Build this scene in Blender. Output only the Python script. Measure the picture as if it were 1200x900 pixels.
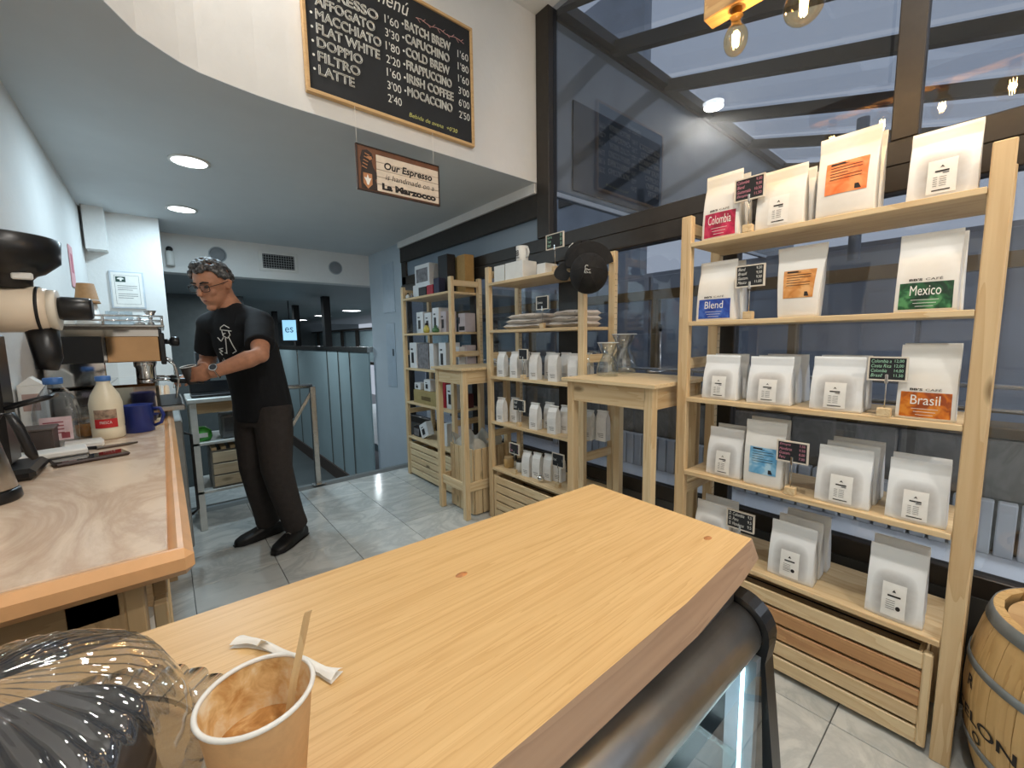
import bpy, bmesh, math, random
from mathutils import Vector, Matrix
random.seed(7)
for o in list(bpy.data.objects): bpy.data.objects.remove(o)
SC = bpy.context.scene
COL = SC.collection
PI = math.pi
# ------------------------------------------------------------------ camera
FPX, H = 487.8, 1.30
YAW, PIT, ROL = (math.radians(a) for a in (39.78, -6.23, -0.8516))
_f = Vector((math.sin(YAW)*math.cos(PIT), math.cos(YAW)*math.cos(PIT), math.sin(PIT)))
_r0 = Vector((math.cos(YAW), -math.sin(YAW), 0)); _u0 = _r0.cross(_f)
_r = math.cos(ROL)*_r0 + math.sin(ROL)*_u0
_u = -math.sin(ROL)*_r0 + math.cos(ROL)*_u0
cam = bpy.data.cameras.new('camera'); cam.sensor_width = 36; cam.lens = 36*FPX/1200
cam.clip_start = 0.02; cam.clip_end = 200
camo = bpy.data.objects.new('camera', cam); COL.objects.link(camo); SC.camera = camo
camo.matrix_world = Matrix(((_r.x, _u.x, -_f.x, 0), (_r.y, _u.y, -_f.y, 0), (_r.z, _u.z, -_f.z, H), (0, 0, 0, 1)))
def ray(x, y): return _r*((x-600)/FPX) + _u*((450-y)/FPX) + _f
def at(px_, py_, x=None, y=None, z=None):           # where the sight line through a photo point meets a wall, shelf front or floor
    d = ray(px_, py_)
    t = x/d.x if x is not None else (y/d.y if y is not None else (z-H)/d.z)
    return Vector((0, 0, H)) + d*t
def W(px_, py_, depth): return Vector((0, 0, H)) + ray(px_, py_)*depth
# ------------------------------------------------------------------ world, lights, exposure
vs = SC.view_settings; vs.view_transform = 'Standard'; vs.look = 'None'; vs.gamma = 1; vs.use_curve_mapping = False
vs.exposure = 0.0
wd = bpy.data.worlds.new('dusk_sky'); SC.world = wd; wd.use_nodes = True
bg = wd.node_tree.nodes['Background']; bg.inputs[0].default_value = (0.52, 0.58, 0.68, 1); bg.inputs[1].default_value = 0.80
def lamp(name, typ, loc, energy, color, size=0.1, rot=None, spot=None, blend=.5):
    l = bpy.data.lights.new(name, typ); l.energy = energy; l.color = color
    if typ in ('POINT', 'SPOT'): l.shadow_soft_size = size
    if typ == 'AREA': l.shape = 'DISK'; l.size = size
    if typ == 'SPOT': l.spot_size = spot; l.spot_blend = blend
    o = bpy.data.objects.new(name, l); COL.objects.link(o); o.location = loc
    if rot: o.rotation_euler = rot
    return o
WARM = (1.0, 0.70, 0.36); COOL = (0.66, 0.87, 1.0); NEUT = (1.0, 0.95, 0.88)
# two recessed downlights of the lowered ceiling, and the room's ceiling downlights behind the seats
for (x, y) in ((0.204, 3.14), (0.20, 4.26)): lamp('downlight_beam', 'AREA', (x, y, 2.335), 11, COOL, .12)
for (x, y, e) in ((0.75, 0.1, 19), (0.75, -1.2, 21), (1.5, -1.2, 12), (0.16, 1.90, 8)): lamp('downlight_beam', 'AREA', (x, y, 3.36), e, NEUT, .16)
# assumed lamps out of view, added to brighten the covered court
for p in ((3.0, -1.6, 2.38), (5.4, -2.6, 2.2)): lamp('assumed_court_beam', 'AREA', p, 48, (.90, .95, 1), .3)
# ------------------------------------------------------------------ helpers
def c(r, g, b):
    f = lambda v: (v/255/12.92 if v/255 <= .04045 else ((v/255+.055)/1.055)**2.4)
    return (f(r), f(g), f(b), 1)
class NT:
    def __init__(s, name):
        s.m = bpy.data.materials.new(name); s.m.use_nodes = True; s.t = s.m.node_tree; s.n = s.t.nodes
        s.b = s.n['Principled BSDF']; s.out = s.n['Material Output']
    def new(s, t, **kw):
        n = s.n.new(t)
        for k, v in kw.items(): setattr(n, k, v)
        return n
    def link(s, a, b): s.t.links.new(a, b)
    def set(s, **kw):
        for k, v in kw.items(): s.b.inputs[k.replace('_', ' ')].default_value = v
    def coords(s, kind='Object', scale=(1, 1, 1), loc=(0, 0, 0)):
        tc = s.new('ShaderNodeTexCoord'); mp = s.new('ShaderNodeMapping')
        mp.inputs['Scale'].default_value = scale; mp.inputs['Location'].default_value = loc
        s.link(tc.outputs[kind], mp.inputs[0]); return mp.outputs[0]
    def pos(s, scale=(1, 1, 1)):
        g = s.new('ShaderNodeNewGeometry'); mp = s.new('ShaderNodeMapping'); mp.inputs['Scale'].default_value = scale
        s.link(g.outputs['Position'], mp.inputs[0]); return mp.outputs[0]
    def noise(s, vec, scale, detail=4, rough=.55, dist=0):
        n = s.new('ShaderNodeTexNoise'); n.inputs['Scale'].default_value = scale; n.inputs['Detail'].default_value = detail
        n.inputs['Roughness'].default_value = rough; n.inputs['Distortion'].default_value = dist
        s.link(vec, n.inputs['Vector']); return n.outputs['Fac']
    def ramp(s, fac, stops):
        r = s.new('ShaderNodeValToRGB'); e = r.color_ramp.elements
        while len(e) < len(stops): e.new(.5)
        for i, (p, col) in enumerate(stops): e[i].position = p; e[i].color = col
        s.link(fac, r.inputs[0]); return r.outputs[0]
    def mix(s, fac, a, b, mode='MIX'):
        m = s.new('ShaderNodeMix', data_type='RGBA', blend_type=mode)
        for k, v in ((0, fac), (6, a), (7, b)):
            if hasattr(v, 'is_output'): s.link(v, m.inputs[k])
            else: m.inputs[k].default_value = v
        return m.outputs[2]
    def math(s, op, a, b=0.0):
        m = s.new('ShaderNodeMath', operation=op)
        for i, v in enumerate((a, b)):
            if hasattr(v, 'is_output'): s.link(v, m.inputs[i])
            else: m.inputs[i].default_value = v
        return m.outputs[0]
    def bump(s, h, st, dist=.01):
        b = s.new('ShaderNodeBump'); b.inputs['Strength'].default_value = st; b.inputs['Distance'].default_value = dist
        s.link(h, b.inputs['Height']); s.link(b.outputs[0], s.b.inputs['Normal'])
    def base(s, o): s.link(o, s.b.inputs['Base Color'])
MATS = {}
def plain(name, col, rough=.5, metal=0, var=.06, scale=14, bump=0.0, **kw):
    if name in MATS: return MATS[name]
    t = NT(name); t.set(Roughness=rough, Metallic=metal, **kw)
    v = t.coords(); n = t.noise(v, scale)
    d = tuple(max(0, x*(1-var*2)) for x in col[:3])+(1,); l = tuple(min(1, x*(1+var)) for x in col[:3])+(1,)
    t.base(t.ramp(n, [(.3, d), (.7, l)]))
    if bump: t.bump(n, bump)
    MATS[name] = t.m; return t.m
def wood(name, axis, light, dark, rough=.5, sc=1.0, knots=True, coord='pos', rings=9.0):
    if name in MATS: return MATS[name]
    t = NT(name); s = [26.0*sc]*3; s[axis] = 1.1*sc
    vec = t.pos(tuple(s)) if coord == 'pos' else t.coords('Object', tuple(s))
    s2 = [rings*sc]*3; s2[axis] = .55*sc
    vec2 = t.pos(tuple(s2)) if coord == 'pos' else t.coords('Object', tuple(s2))
    fine = t.noise(vec, 2.2, 5, .62); wide = t.noise(vec2, 1.6, 3, .5, .6)
    saw = t.math('FRACT', t.math('MULTIPLY', wide, 7.0)); saw = t.math('POWER', saw, 2.2)
    oi = t.new('ShaderNodeObjectInfo')
    f = t.math('ADD', t.math('MULTIPLY', fine, .55), t.math('MULTIPLY', saw, .30))
    col = t.ramp(f, [(.16, light), (.78, dark)])
    tone = t.ramp(oi.outputs['Random'], [(0, (.86, .80, .74, 1)), (1, (1, 1, 1, 1))])
    col = t.mix(1.0, col, tone, 'MULTIPLY')
    if knots:
        s3 = [5.5*sc]*3; s3[axis] = 2.3*sc
        vo = t.new('ShaderNodeTexVoronoi'); vo.inputs['Scale'].default_value = 1.0; vo.inputs['Randomness'].default_value = 1.0
        t.link(t.pos(tuple(s3)) if coord == 'pos' else t.coords('Object', tuple(s3)), vo.inputs['Vector'])
        k = t.ramp(vo.outputs['Distance'], [(.045, (1, 1, 1, 1)), (.11, (0, 0, 0, 1))])
        col = t.mix(k, col, tuple(x*.42 for x in dark[:3])+(1,))
    t.base(col); t.set(Roughness=rough); t.bump(fine, .12, .002); MATS[name] = t.m; return t.m
def emit(name, col, strength):
    if name in MATS: return MATS[name]
    t = NT(name); t.set(Base_Color=col, Emission_Color=col, Emission_Strength=strength); MATS[name] = t.m; return t.m
def pane(name, tint, ior=1.45, rough=0.0, boost=1.0):      # thin sheet of glass: lets light through and mirrors by angle
    if name in MATS: return MATS[name]
    t = NT(name); tr = t.new('ShaderNodeBsdfTransparent'); tr.inputs[0].default_value = tint
    gl = t.new('ShaderNodeBsdfGlossy'); gl.inputs['Roughness'].default_value = rough; gl.inputs[0].default_value = (1, 1, 1, 1)
    lw = t.new('ShaderNodeLayerWeight'); lw.inputs[0].default_value = .5
    r0 = ((ior-1)/(ior+1))**2*boost
    fac = t.math('ADD', t.math('MULTIPLY', t.math('POWER', lw.outputs['Facing'], 5.0), 1-r0), r0)
    mx = t.new('ShaderNodeMixShader'); t.link(fac, mx.inputs[0]); t.link(tr.outputs[0], mx.inputs[1]); t.link(gl.outputs[0], mx.inputs[2])
    t.link(mx.outputs[0], t.out.inputs[0]); MATS[name] = t.m; return t.m
class MB:                                            # collects shapes; build() links them as one mesh object
    def __init__(s): s.v = []; s.f = []; s.sm = []
    def add(s, vs_, fs, smooth=False):
        k = len(s.v); s.v += [tuple(v) for v in vs_]; s.f += [tuple(i+k for i in f) for f in fs]; s.sm += [smooth]*len(fs); return s
    def box(s, x0, y0, z0, x1, y1, z1, bev=0.0):
        x0, x1 = min(x0, x1), max(x0, x1); y0, y1 = min(y0, y1), max(y0, y1); z0, z1 = min(z0, z1), max(z0, z1)
        if bev > 0:
            b = min(bev, (x1-x0)*.45, (y1-y0)*.45, (z1-z0)*.45)
            P = {}; vs_ = []
            for i in (0, 1):
                for j in (0, 1):
                    for k in (0, 1):
                        X, Y, Z = (x0, x1)[i], (y0, y1)[j], (z0, z1)[k]
                        sx, sy, sz = (1, -1)[i]*b, (1, -1)[j]*b, (1, -1)[k]*b
                        P[i, j, k] = len(vs_); vs_ += [(X, Y+sy, Z+sz), (X+sx, Y, Z+sz), (X+sx, Y+sy, Z)]
            fs = []
            def q(a, pts): 
                fs.append(tuple(P[p]+o for p, o in pts))
            for i in (0, 1):
                o = [(i, 0, 0), (i, 1, 0), (i, 1, 1), (i, 0, 1)]; o = o if i else o[::-1]; q(0, [(p, 0) for p in o])
                o = [(0, i, 0), (0, i, 1), (1, i, 1), (1, i, 0)]; o = o if i else o[::-1]; q(0, [(p, 1) for p in o])
                o = [(0, 0, i), (1, 0, i), (1, 1, i), (0, 1, i)]; o = o if i else o[::-1]; q(0, [(p, 2) for p in o])
            for j in (0, 1):
                for k in (0, 1):
                    q(0, [((0, j, k), 1), ((1, j, k), 1), ((1, j, k), 2), ((0, j, k), 2)])
                    q(0, [((j, 0, k), 0), ((j, 1, k), 0), ((j, 1, k), 2), ((j, 0, k), 2)])
                    q(0, [((j, k, 0), 0), ((j, k, 1), 0), ((j, k, 1), 1), ((j, k, 0), 1)])
            for p in P: q(0, [(p, 0), (p, 1), (p, 2)])
            return s.add(vs_, fs)
        return s.add([(x0, y0, z0), (x1, y0, z0), (x1, y1, z0), (x0, y1, z0), (x0, y0, z1), (x1, y0, z1), (x1, y1, z1), (x0, y1, z1)],
                     [(0, 3, 2, 1), (4, 5, 6, 7), (0, 1, 5, 4), (1, 2, 6, 5), (2, 3, 7, 6), (3, 0, 4, 7)])
    def loft(s, rings, cap=True, smooth=True, closed=False):
        n = len(rings[0]); vs_ = [p for r in rings for p in r]; fs = []
        m = len(rings)
        for i in range(m if closed else m-1):
            a, b = i*n, ((i+1) % m)*n
            for j in range(n): fs.append((a+j, a+(j+1) % n, b+(j+1) % n, b+j))
        s.add(vs_, fs, smooth)
        if cap and not closed:
            k = len(s.v)-len(vs_)
            s.f += [tuple(k+j for j in range(n))[::-1], tuple(k+(m-1)*n+j for j in range(n))]; s.sm += [False, False]
        return s
    def lathe(s, prof, n=32, ctr=(0, 0, 0), cap=True, smooth=True):
        return s.loft([[(ctr[0]+r*math.cos(2*PI*j/n), ctr[1]+r*math.sin(2*PI*j/n), ctr[2]+z) for j in range(n)] for r, z in prof], cap, smooth)
    def tube(s, pts, r, n=10, cap=True, flat=None):
        pts = [Vector(p) for p in pts]; R = r if isinstance(r, (list, tuple)) else [r]*len(pts)
        rings = []; up = None
        for i, p in enumerate(pts):
            d = (pts[min(i+1, len(pts)-1)]-pts[max(i-1, 0)]).normalized()
            if up is None: up = Vector((0, 0, 1)) if abs(d.z) < .9 else Vector((1, 0, 0))
            a = d.cross(up).normalized(); b = a.cross(d).normalized(); up = b
            k = flat if flat else 1.0
            rings.append([p+a*R[i]*math.cos(2*PI*j/n)+b*R[i]*k*math.sin(2*PI*j/n) for j in range(n)])
        return s.loft(rings, cap)
    def bar(s, p0, p1, w, h, up=(0, 0, 1)):
        p0, p1 = Vector(p0), Vector(p1); d = (p1-p0).normalized(); a = d.cross(Vector(up)).normalized(); b = a.cross(d)
        R = lambda p: [p+a*w/2+b*h/2, p-a*w/2+b*h/2, p-a*w/2-b*h/2, p+a*w/2-b*h/2]
        return s.loft([R(p0), R(p1)], True, False)
    def prism(s, poly, z0, z1, axis='z'):
        f = {'z': lambda a, b, h: (a, b, h), 'y': lambda a, b, h: (a, h, b), 'x': lambda a, b, h: (h, a, b)}[axis]
        return s.loft([[f(a, b, z0) for a, b in poly], [f(a, b, z1) for a, b in poly]], True, False)
    def sphere(s, ctr, r, n=16, m=10, sq=(1, 1, 1)):
        rings = []
        for i in range(m+1):
            t = PI*(i/m); rr = max(math.sin(t), .002)
            rings.append([(ctr[0]+r*sq[0]*rr*math.cos(2*PI*j/n), ctr[1]+r*sq[1]*rr*math.sin(2*PI*j/n), ctr[2]-r*sq[2]*math.cos(t)) for j in range(n)])
        return s.loft(rings)
    def grid(s, fn, nu, nv, smooth=True):
        return s.add([fn(i/nu, j/nv) for j in range(nv+1) for i in range(nu+1)],
                     [(j*(nu+1)+i, j*(nu+1)+i+1, (j+1)*(nu+1)+i+1, (j+1)*(nu+1)+i) for j in range(nv) for i in range(nu)], smooth)
    def mesh(s, name, m):
        me = bpy.data.meshes.new(name); me.from_pydata(s.v, [], s.f); me.polygons.foreach_set('use_smooth', s.sm)
        bm = bmesh.new(); bm.from_mesh(me); bmesh.ops.recalc_face_normals(bm, faces=bm.faces); bm.to_mesh(me); bm.free()
        me.materials.append(m); me.update(); return me
    def build(s, name, m, parent=None, world=False):
        o = bpy.data.objects.new(name, s.mesh(name, m)); COL.objects.link(o)
        if parent is not None:
            o.parent = parent
            if world:
                p = parent.location.copy()
                if parent.parent is not None: p = p + parent.parent.location
                o.location = -p
        return o
def link_mesh(name, me, parent=None, loc=(0, 0, 0), rot=(0, 0, 0)):
    o = bpy.data.objects.new(name, me); COL.objects.link(o); o.location = loc; o.rotation_euler = rot
    if parent is not None: o.parent = parent
    return o
def tag(o, label, cat, group=None):
    o['label'] = label; o['category'] = cat
    if group: o['group'] = group
    return o
def thing(name, label, cat, loc=(0, 0, 0), rz=0, group=None):
    o = bpy.data.objects.new(name, None); COL.objects.link(o); o.empty_display_size = .05
    o.location = loc; o.rotation_euler = (0, 0, rz); return tag(o, label, cat, group)
def struct(o, label=None):
    o['kind'] = 'structure'
    if label: o['label'] = label
    return o
def copy_tree(o, parent=None):
    k = o.copy(); COL.objects.link(k); k.parent = parent
    for ch in o.children: copy_tree(ch, k)
    return k
_TX = {}
def text2d(txt, outline=0.0, shear=0.0, bold=0.0):      # flat letters, box 0..1 wide, height in the same unit
    key = (txt, outline, shear, bold)
    if key in _TX: return _TX[key]
    cu = bpy.data.curves.new('t', 'FONT'); cu.body = txt; cu.size = 1; cu.resolution_u = 3; cu.shear = shear; cu.offset = bold
    if outline: cu.fill_mode = 'NONE'; cu.bevel_depth = outline; cu.bevel_resolution = 0
    ob = bpy.data.objects.new('t', cu); COL.objects.link(ob)
    me = bpy.data.meshes.new_from_object(ob)
    vs_ = [v.co.copy() for v in me.vertices]; fs = [tuple(p.vertices) for p in me.polygons]
    bpy.data.objects.remove(ob); bpy.data.curves.remove(cu); bpy.data.meshes.remove(me)
    x0 = min(v.x for v in vs_); x1 = max(v.x for v in vs_); y0 = min(v.y for v in vs_); y1 = max(v.y for v in vs_)
    r = ([((v.x-x0)/(x1-x0), (v.y-y0)/(y1-y0), v.z) for v in vs_], fs, (x1-x0)/(y1-y0)); _TX[key] = r; return r
def letter(mb, txt, place, u0, v0, u1, v1, thick=0.0, **kw):   # place(u, v) gives a 3-D point; letters fill the box
    vs_, fs, asp = text2d(txt, **kw)
    if kw.get('outline'): mb.add([Vector(place(u0+(u1-u0)*x, v0+(v1-v0)*y))+Vector((0, -.004*z/kw['outline'], 0)) for x, y, z in vs_], fs)
    else: mb.add([place(u0+(u1-u0)*x, v0+(v1-v0)*y) for x, y, z in vs_], fs)
# ------------------------------------------------------------------ materials
PINE_L, PINE_D = c(234, 214, 174), c(204, 170, 122)
pine_x = wood('pine_along_x', 0, PINE_L, PINE_D); pine_y = wood('pine_along_y', 1, PINE_L, PINE_D); pine_z = wood('pine_upright', 2, PINE_L, PINE_D)
slab_m = wood('oiled_slab', 0, c(227, 192, 136), c(200, 157, 100), rough=.42, sc=1.5, rings=22, knots=False)
endgrain = wood('slab_edge', 0, c(190, 158, 130), c(160, 128, 104), rough=.55, sc=.8, knots=False)
black_frame = plain('dark_aluminium', c(50, 45, 40), .42, .15, .08, 30)
steel = plain('brushed_steel', c(196, 194, 190), .26, 1, .05, 60)
steel_r = plain('worn_steel', c(214, 211, 206), .30, 1, .1, 8)
chrome = plain('chrome', c(225, 225, 225), .08, 1, .02)
black_p = plain('black_plastic', c(20, 20, 22), .32, 0, .1, 40)
black_m = plain('matt_black', c(14, 14, 15), .6, 0, .1, 40)
white_p = plain('white_plastic', c(226, 226, 222), .4, 0, .03)
cream = plain('cream_enamel', c(224, 208, 186), .3, 0, .03, 9)
paper_w = plain('white_paper', c(236, 235, 230), .7, 0, .03, 30)
kraft = plain('kraft_card', c(186, 146, 100), .75, 0, .06, 60)
chalk = plain('chalk_white', c(232, 232, 226), .9, 0, .05, 90)
board = plain('chalkboard', c(34, 37, 41), .75, 0, .12, 7)
ink = plain('black_ink', c(38, 34, 34), .8, 0, .1, 40)
inkg = plain('grey_ink', c(120, 116, 114), .8, 0, .1, 40)
blue_p = plain('blue_enamel', c(34, 52, 128), .3, 0, .06, 8)
glass_win = pane('window_glass', (.83, .85, .88, 1), 1.5, 0.0, 1.25)
glass_thin = pane('clear_glass', (.93, .95, .96, 1), 1.5, 0.0, 1.3)
carafe_glass = pane('carafe_glass', (.88, .91, .92, 1), 1.5, 0.0, 3.2)
glass_bulb = pane('amber_bulb_glass', (1.0, .86, .62, 1), 1.45, 0.0, 1.2)
def plaster(name, col, bump=.25):
    t = NT(name); v = t.pos((1, 1, 1)); n = t.noise(v, 3.2, 6, .6); n2 = t.noise(v, 34, 3)
    t.base(t.ramp(n, [(.25, tuple(x*.93 for x in col[:3])+(1,)), (.75, col)])); t.set(Roughness=.82)
    t.bump(t.math('ADD', n, t.math('MULTIPLY', n2, .25)), bump, .02); MATS[name] = t.m; return t.m
wall_m = plaster('white_plaster', c(228, 228, 226)); soff_m = plaster('ceiling_paint', c(206, 211, 214), .05); ceil_m = plaster('ceiling_tile', c(226, 226, 222), .5)
def marble(name, base, vein, sc=2.2, rough=.16, random_obj=True):
    t = NT(name); v = t.pos((1, 1.7, 1) if random_obj else (1.3, .8, 1))
    if random_obj:
        oi = t.new('ShaderNodeObjectInfo'); add = t.new('ShaderNodeVectorMath', operation='ADD'); cb = t.new('ShaderNodeCombineXYZ')
        m = t.math('MULTIPLY', oi.outputs['Random'], 37.0); t.link(m, cb.inputs[0]); t.link(m, cb.inputs[1]); t.link(m, cb.inputs[2])
        t.link(v, add.inputs[0]); t.link(cb.outputs[0], add.inputs[1]); v = add.outputs[0]
    n = t.noise(v, sc, 7, .62, 1.4); n2 = t.noise(v, sc*5, 4)
    ve = t.ramp(n, [(.40, (0, 0, 0, 1)), (.5, (1, 1, 1, 1)), (.60, (0, 0, 0, 1))])
    col = t.mix(t.math('MULTIPLY', ve, .55), base, vein)
    col = t.mix(t.math('MULTIPLY', n2, .25), col, vein)
    if random_obj:
        tone = t.ramp(oi.outputs['Random'], [(0, (.80, .81, .82, 1)), (1, (1, 1, 1, 1))]); col = t.mix(1.0, col, tone, 'MULTIPLY')
    t.base(col); t.set(Roughness=rough); MATS[name] = t.m; return t.m
tile_m = marble('grey_marble_tile', c(220, 222, 218), c(168, 174, 174))
counter_m = marble('beige_stone_top', c(228, 208, 186), c(178, 148, 124), 2.6, .2, False)
edge_m = plain('peach_stone_edge', c(226, 176, 126), .3, 0, .06, 12)
stone_m = marble('limestone_block', c(176, 172, 164), c(126, 122, 116), 4, .8)
ledge_m = plain('pale_ledge', c(222, 226, 230), .5, 0, .05, 5)
blue_panel = plain('blue_grey_cladding', c(156, 160, 166), .4, 0, .12, 1.2)
dim_wall = plain('dim_grey_wall', c(120, 128, 130), .7, 0, .08, 2)
# ------------------------------------------------------------------ the setting
fl = struct(MB().box(-.41, -2, -.08, 2.06, 4.03, -.012).build('floor', plain('grout', c(110, 112, 110), .9)), 'grey marble tiled floor')
tm = MB().box(0, 0, -.012, .397, .397, 0, .0015).mesh('tile', tile_m)
for i in range(-1, 6):
    for j in range(-11, 4):
        x = .022+.4*i; y = 2.702+.4*j
        if y+.4 > 4.12 or x+.4 < -.38: continue
        if x < -.38 or x+.397 > 2.06 or y+.397 > 4.03:
            MB().box(max(x, -.385), y, -.012, min(x+.397, 2.055), min(y+.397, 4.03), 0, .0015).build('tile', tile_m, fl)
        else: link_mesh('tile', tm, fl, (x, y, 0))
ZS, ZC, XG = 2.35, 3.40, 2.08
struct(MB().box(-.57, -2.1, -.1, -.41, 4.85, 3.5).build('wall_left', wall_m), 'white plaster wall behind the coffee counter')
wf = struct(MB().box(-.41, 4.70, -.1, .054, 5.24, ZS).build('wall_corner', wall_m), 'white wall stub carrying a framed notice')
struct(MB().box(-.39, 4.56, 2.03, -.27, 4.70, ZS).build('trim_1', wall_m), 'small white boxed bulkhead in the wall corner')
struct(MB().box(-.55, -2.2, -.1, 2.2, -2.0, 3.5).build('wall_back', wall_m))
struct(MB().box(-.1, 5.24, 1.985, 2.3, 5.42, 2.5).build('wall_far', wall_m), 'white beam over the opening to the stairs')
sw = struct(MB().box(2.06, 4.32, -.9, 2.3, 5.24, 2.5).build('wall_stair', plaster('blue_white_wall', c(190, 202, 212), .08)), 'pale wall with flush hatches beside the stairs')
hatch = plain('hatch_paint', c(176, 192, 206), .5, 0, .03)
MB().box(2.052, 4.52, 1.62, 2.06, 4.83, 2.18, .003).build('hatch', hatch, sw); MB().box(2.052, 4.56, .75, 2.06, 4.80, 1.50, .003).build('hatch', hatch, sw)
MB().box(2.046, 4.60, 1.12, 2.052, 4.62, 1.2).build('hatch_latch', black_p, sw)
curve = [(2.06, 2.16), (.525, 2.16), (.40, 2.152), (.30, 2.136), (.194, 2.114), (.135, 2.085), (.083, 2.046), (.017, 1.99), (-.022, 1.925), (-.057, 1.865), (-.10, 1.77), (-.15, 1.62), (-.20, 1.42), (-.25, 1.18), (-.41, .75)]
off = [(x+.0, y+.09) for x, y in curve]
struct(MB().prism(curve+off[::-1], ZS+.003, ZC+.05).build('wall_menu', wall_m), 'curved white plaster fascia above the coffee bar')
struct(MB().prism([(-.41, 5.24), (2.06, 5.24), (2.06, 2.16)]+curve[1:], ZS, ZS+.003).build('ceiling_lowered', soff_m), 'lowered grey ceiling with recessed downlights')
struct(MB().box(-.41, -2, ZC, 2.12, 2.25, ZC+.1).build('ceiling', ceil_m))
struct(MB().box(2.03, 2.17, 2.285, 2.12, 4.34, ZS).build('trim_2', wall_m), 'white strip above the dark window header')
struct(MB().box(-.41, 4.08, -.9, .62, 4.70, -.001).build('floor_landing', tile_m), 'grey landing floor beside the stairs')
# glazed wall on the right
wn = struct(MB().box(2.055, -2, .40, 2.115, 4.32, .475, .003).build('window_1', black_frame), 'dark framed glazed wall behind the shelves')
MB().box(2.045, -2, 1.80, 2.125, 4.32, 1.89, .004).build('transom', black_frame, wn); MB().box(2.055, -2, 1.892, 2.115, 4.32, 1.98, .004).build('transom', black_frame, wn)
MB().box(2.045, 2.16, 2.13, 2.115, 4.32, 2.285, .003).build('header', black_frame, wn)
MB().box(2.04, 2.04, 1.98, 2.12, 2.158, ZC, .003).build('column', black_frame, wn)
for (a, b, z0, z1) in ((.262, .335, 1.98, ZC), (-1.6, -1.53, 1.98, ZC), (1.80, 1.97, .475, 1.80), (.84, .915, .475, 1.80), (-.6, -.53, .475, 1.80), (4.22, 4.32, .475, 2.13), (2.95, 3.02, .475, 1.80)):
    MB().box(2.055, a, z0, 2.115, b, z1, .003).build('mullion', black_frame, wn)
for (a, b, z0, z1) in ((.335, 2.04, 1.98, ZC), (-1.53, .262, 1.98, ZC), (1.97, 2.95, .475, 1.80), (3.02, 4.22, .475, 1.80), (.915, 1.80, .475, 1.80), (-.53, .84, .475, 1.80), (-2, -.6, .475, 1.80)):
    MB().box(2.083, a, z0, 2.087, b, z1).build('pane', glass_win, wn)
MB().box(2.08, 2.16, 1.98, 2.09, 4.22, 2.13).build('frosted_pane', plain('opaque_blue_pane', c(128, 142, 156), .3, 0, .04, 2), wn)  # opaque pane in one plain blue-grey
struct(MB().box(2.05, -2, -.1, 2.12, 4.32, .40).build('baseboard_right', plain('dark_sill', c(70, 70, 68), .6)))
# ------------------------------------------------------------------ the covered court outside the glazing
struct(MB().box(2.12, -4, -.2, 6.4, 9, -.1).build('floor_court', ledge_m), 'pale court floor outside the glass')
lg = struct(MB().box(2.13, -4, -.1, 2.55, 4.3, .40).build('ledge', ledge_m), 'pale stone ledge outside the glass')
rb = MB().box(2.50, 0, .40, 2.55, .052, .62, .004).mesh('rib', ledge_m)
for k in range(-28, 40): link_mesh('rib', rb, lg, (0, .062*k, 0))
sb = struct(MB().box(2.60, -4, -.1, 2.78, 4.3, .60).build('wall_parapet', stone_m), 'low limestone block parapet outside the glass')
st = MB().box(2.575, 0, .61, 2.78, .425, .86, .008).mesh('stone', stone_m)
for k in range(-6, 10): link_mesh('stone', st, sb, (0, .43*k-.12, 0))
MB().box(2.58, -4, .865, 2.78, 4.3, .91, .004).build('capping', plain('bronze_rail', c(120, 98, 66), .5, .2), sb)
hr = struct(MB().tube([(2.66, -4, 1.07), (2.66, 4.3, 1.07)], .011).build('trim_3', steel), 'steel handrail outside the glass')
MB().tube([(2.66, -4, .97), (2.66, 4.3, .97)], .011).build('rail', steel, hr)
for k in range(-5, 8): MB().tube([(2.66, .62*k+.1, .905), (2.66, .62*k+.1, 1.07)], .012).build('baluster', steel, hr)
bronze = MATS['bronze_rail']
gf = struct(MB().box(3.3, -6, 1.62, 3.38, 8, 1.70).build('window_2', bronze), 'bronze framed glazing across the court')
for y in (-3.6, -1.9, -.55, .95, 2.0, 3.6, 5.4): MB().box(3.3, y, -.1, 3.38, y+.045, 1.62).build('mullion', bronze, gf)
for a, b in ((-6, -3.6), (-3.55, -1.9), (-1.85, -.55), (-.5, .95), (1.0, 2.0), (2.05, 3.6), (3.65, 5.4)): MB().box(3.335, a, -.1, 3.34, b, 1.62).build('pane', glass_win, gf)
wo = struct(MB().box(6.4, -8, -.2, 6.6, 12, 2.36).build('wall_outside', blue_panel), 'blue grey clad wall across the court')
for k in range(16): MB().box(6.36, -7+1.1*k, -.1, 6.4, -7+1.1*k+1.06, 2.3, .01).build('panel', blue_panel, wo)
mw = struct(MB().box(2.13, 2.25, 2.36, 7.5, 2.33, 3.57).build('wall_bulkhead', plain('polished_grey_panel', c(120, 127, 131), .08, 0, .1, 2, Specular_IOR_Level=.9)), 'polished grey bulkhead outside the upper glass')
MB().box(2.13, 2.235, 2.34, 7.5, 2.25, 2.37).build('edge_trim', ledge_m, mw); MB().box(2.13, 2.235, 3.54, 7.5, 2.25, 3.60).build('edge_trim', black_frame, mw)
MB().box(2.5, 2.236, 2.42, 3.70, 2.25, 3.07, .004).build('mirror_image_sheet', plain('mirror_image_dark', c(58, 64, 70), .06, 0, .08, 3), mw)  # dark sheet in place of a mirror image on the bulkhead
rf = struct(MB().bar((2.2, 2.2, 3.60), (8, 2.2, 3.60), .06, .08).build('roof', black_frame), 'sloping glass roof on dark rafters over the court')
roof_y = lambda y: 3.57-(2.2-y)*.285
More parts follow.
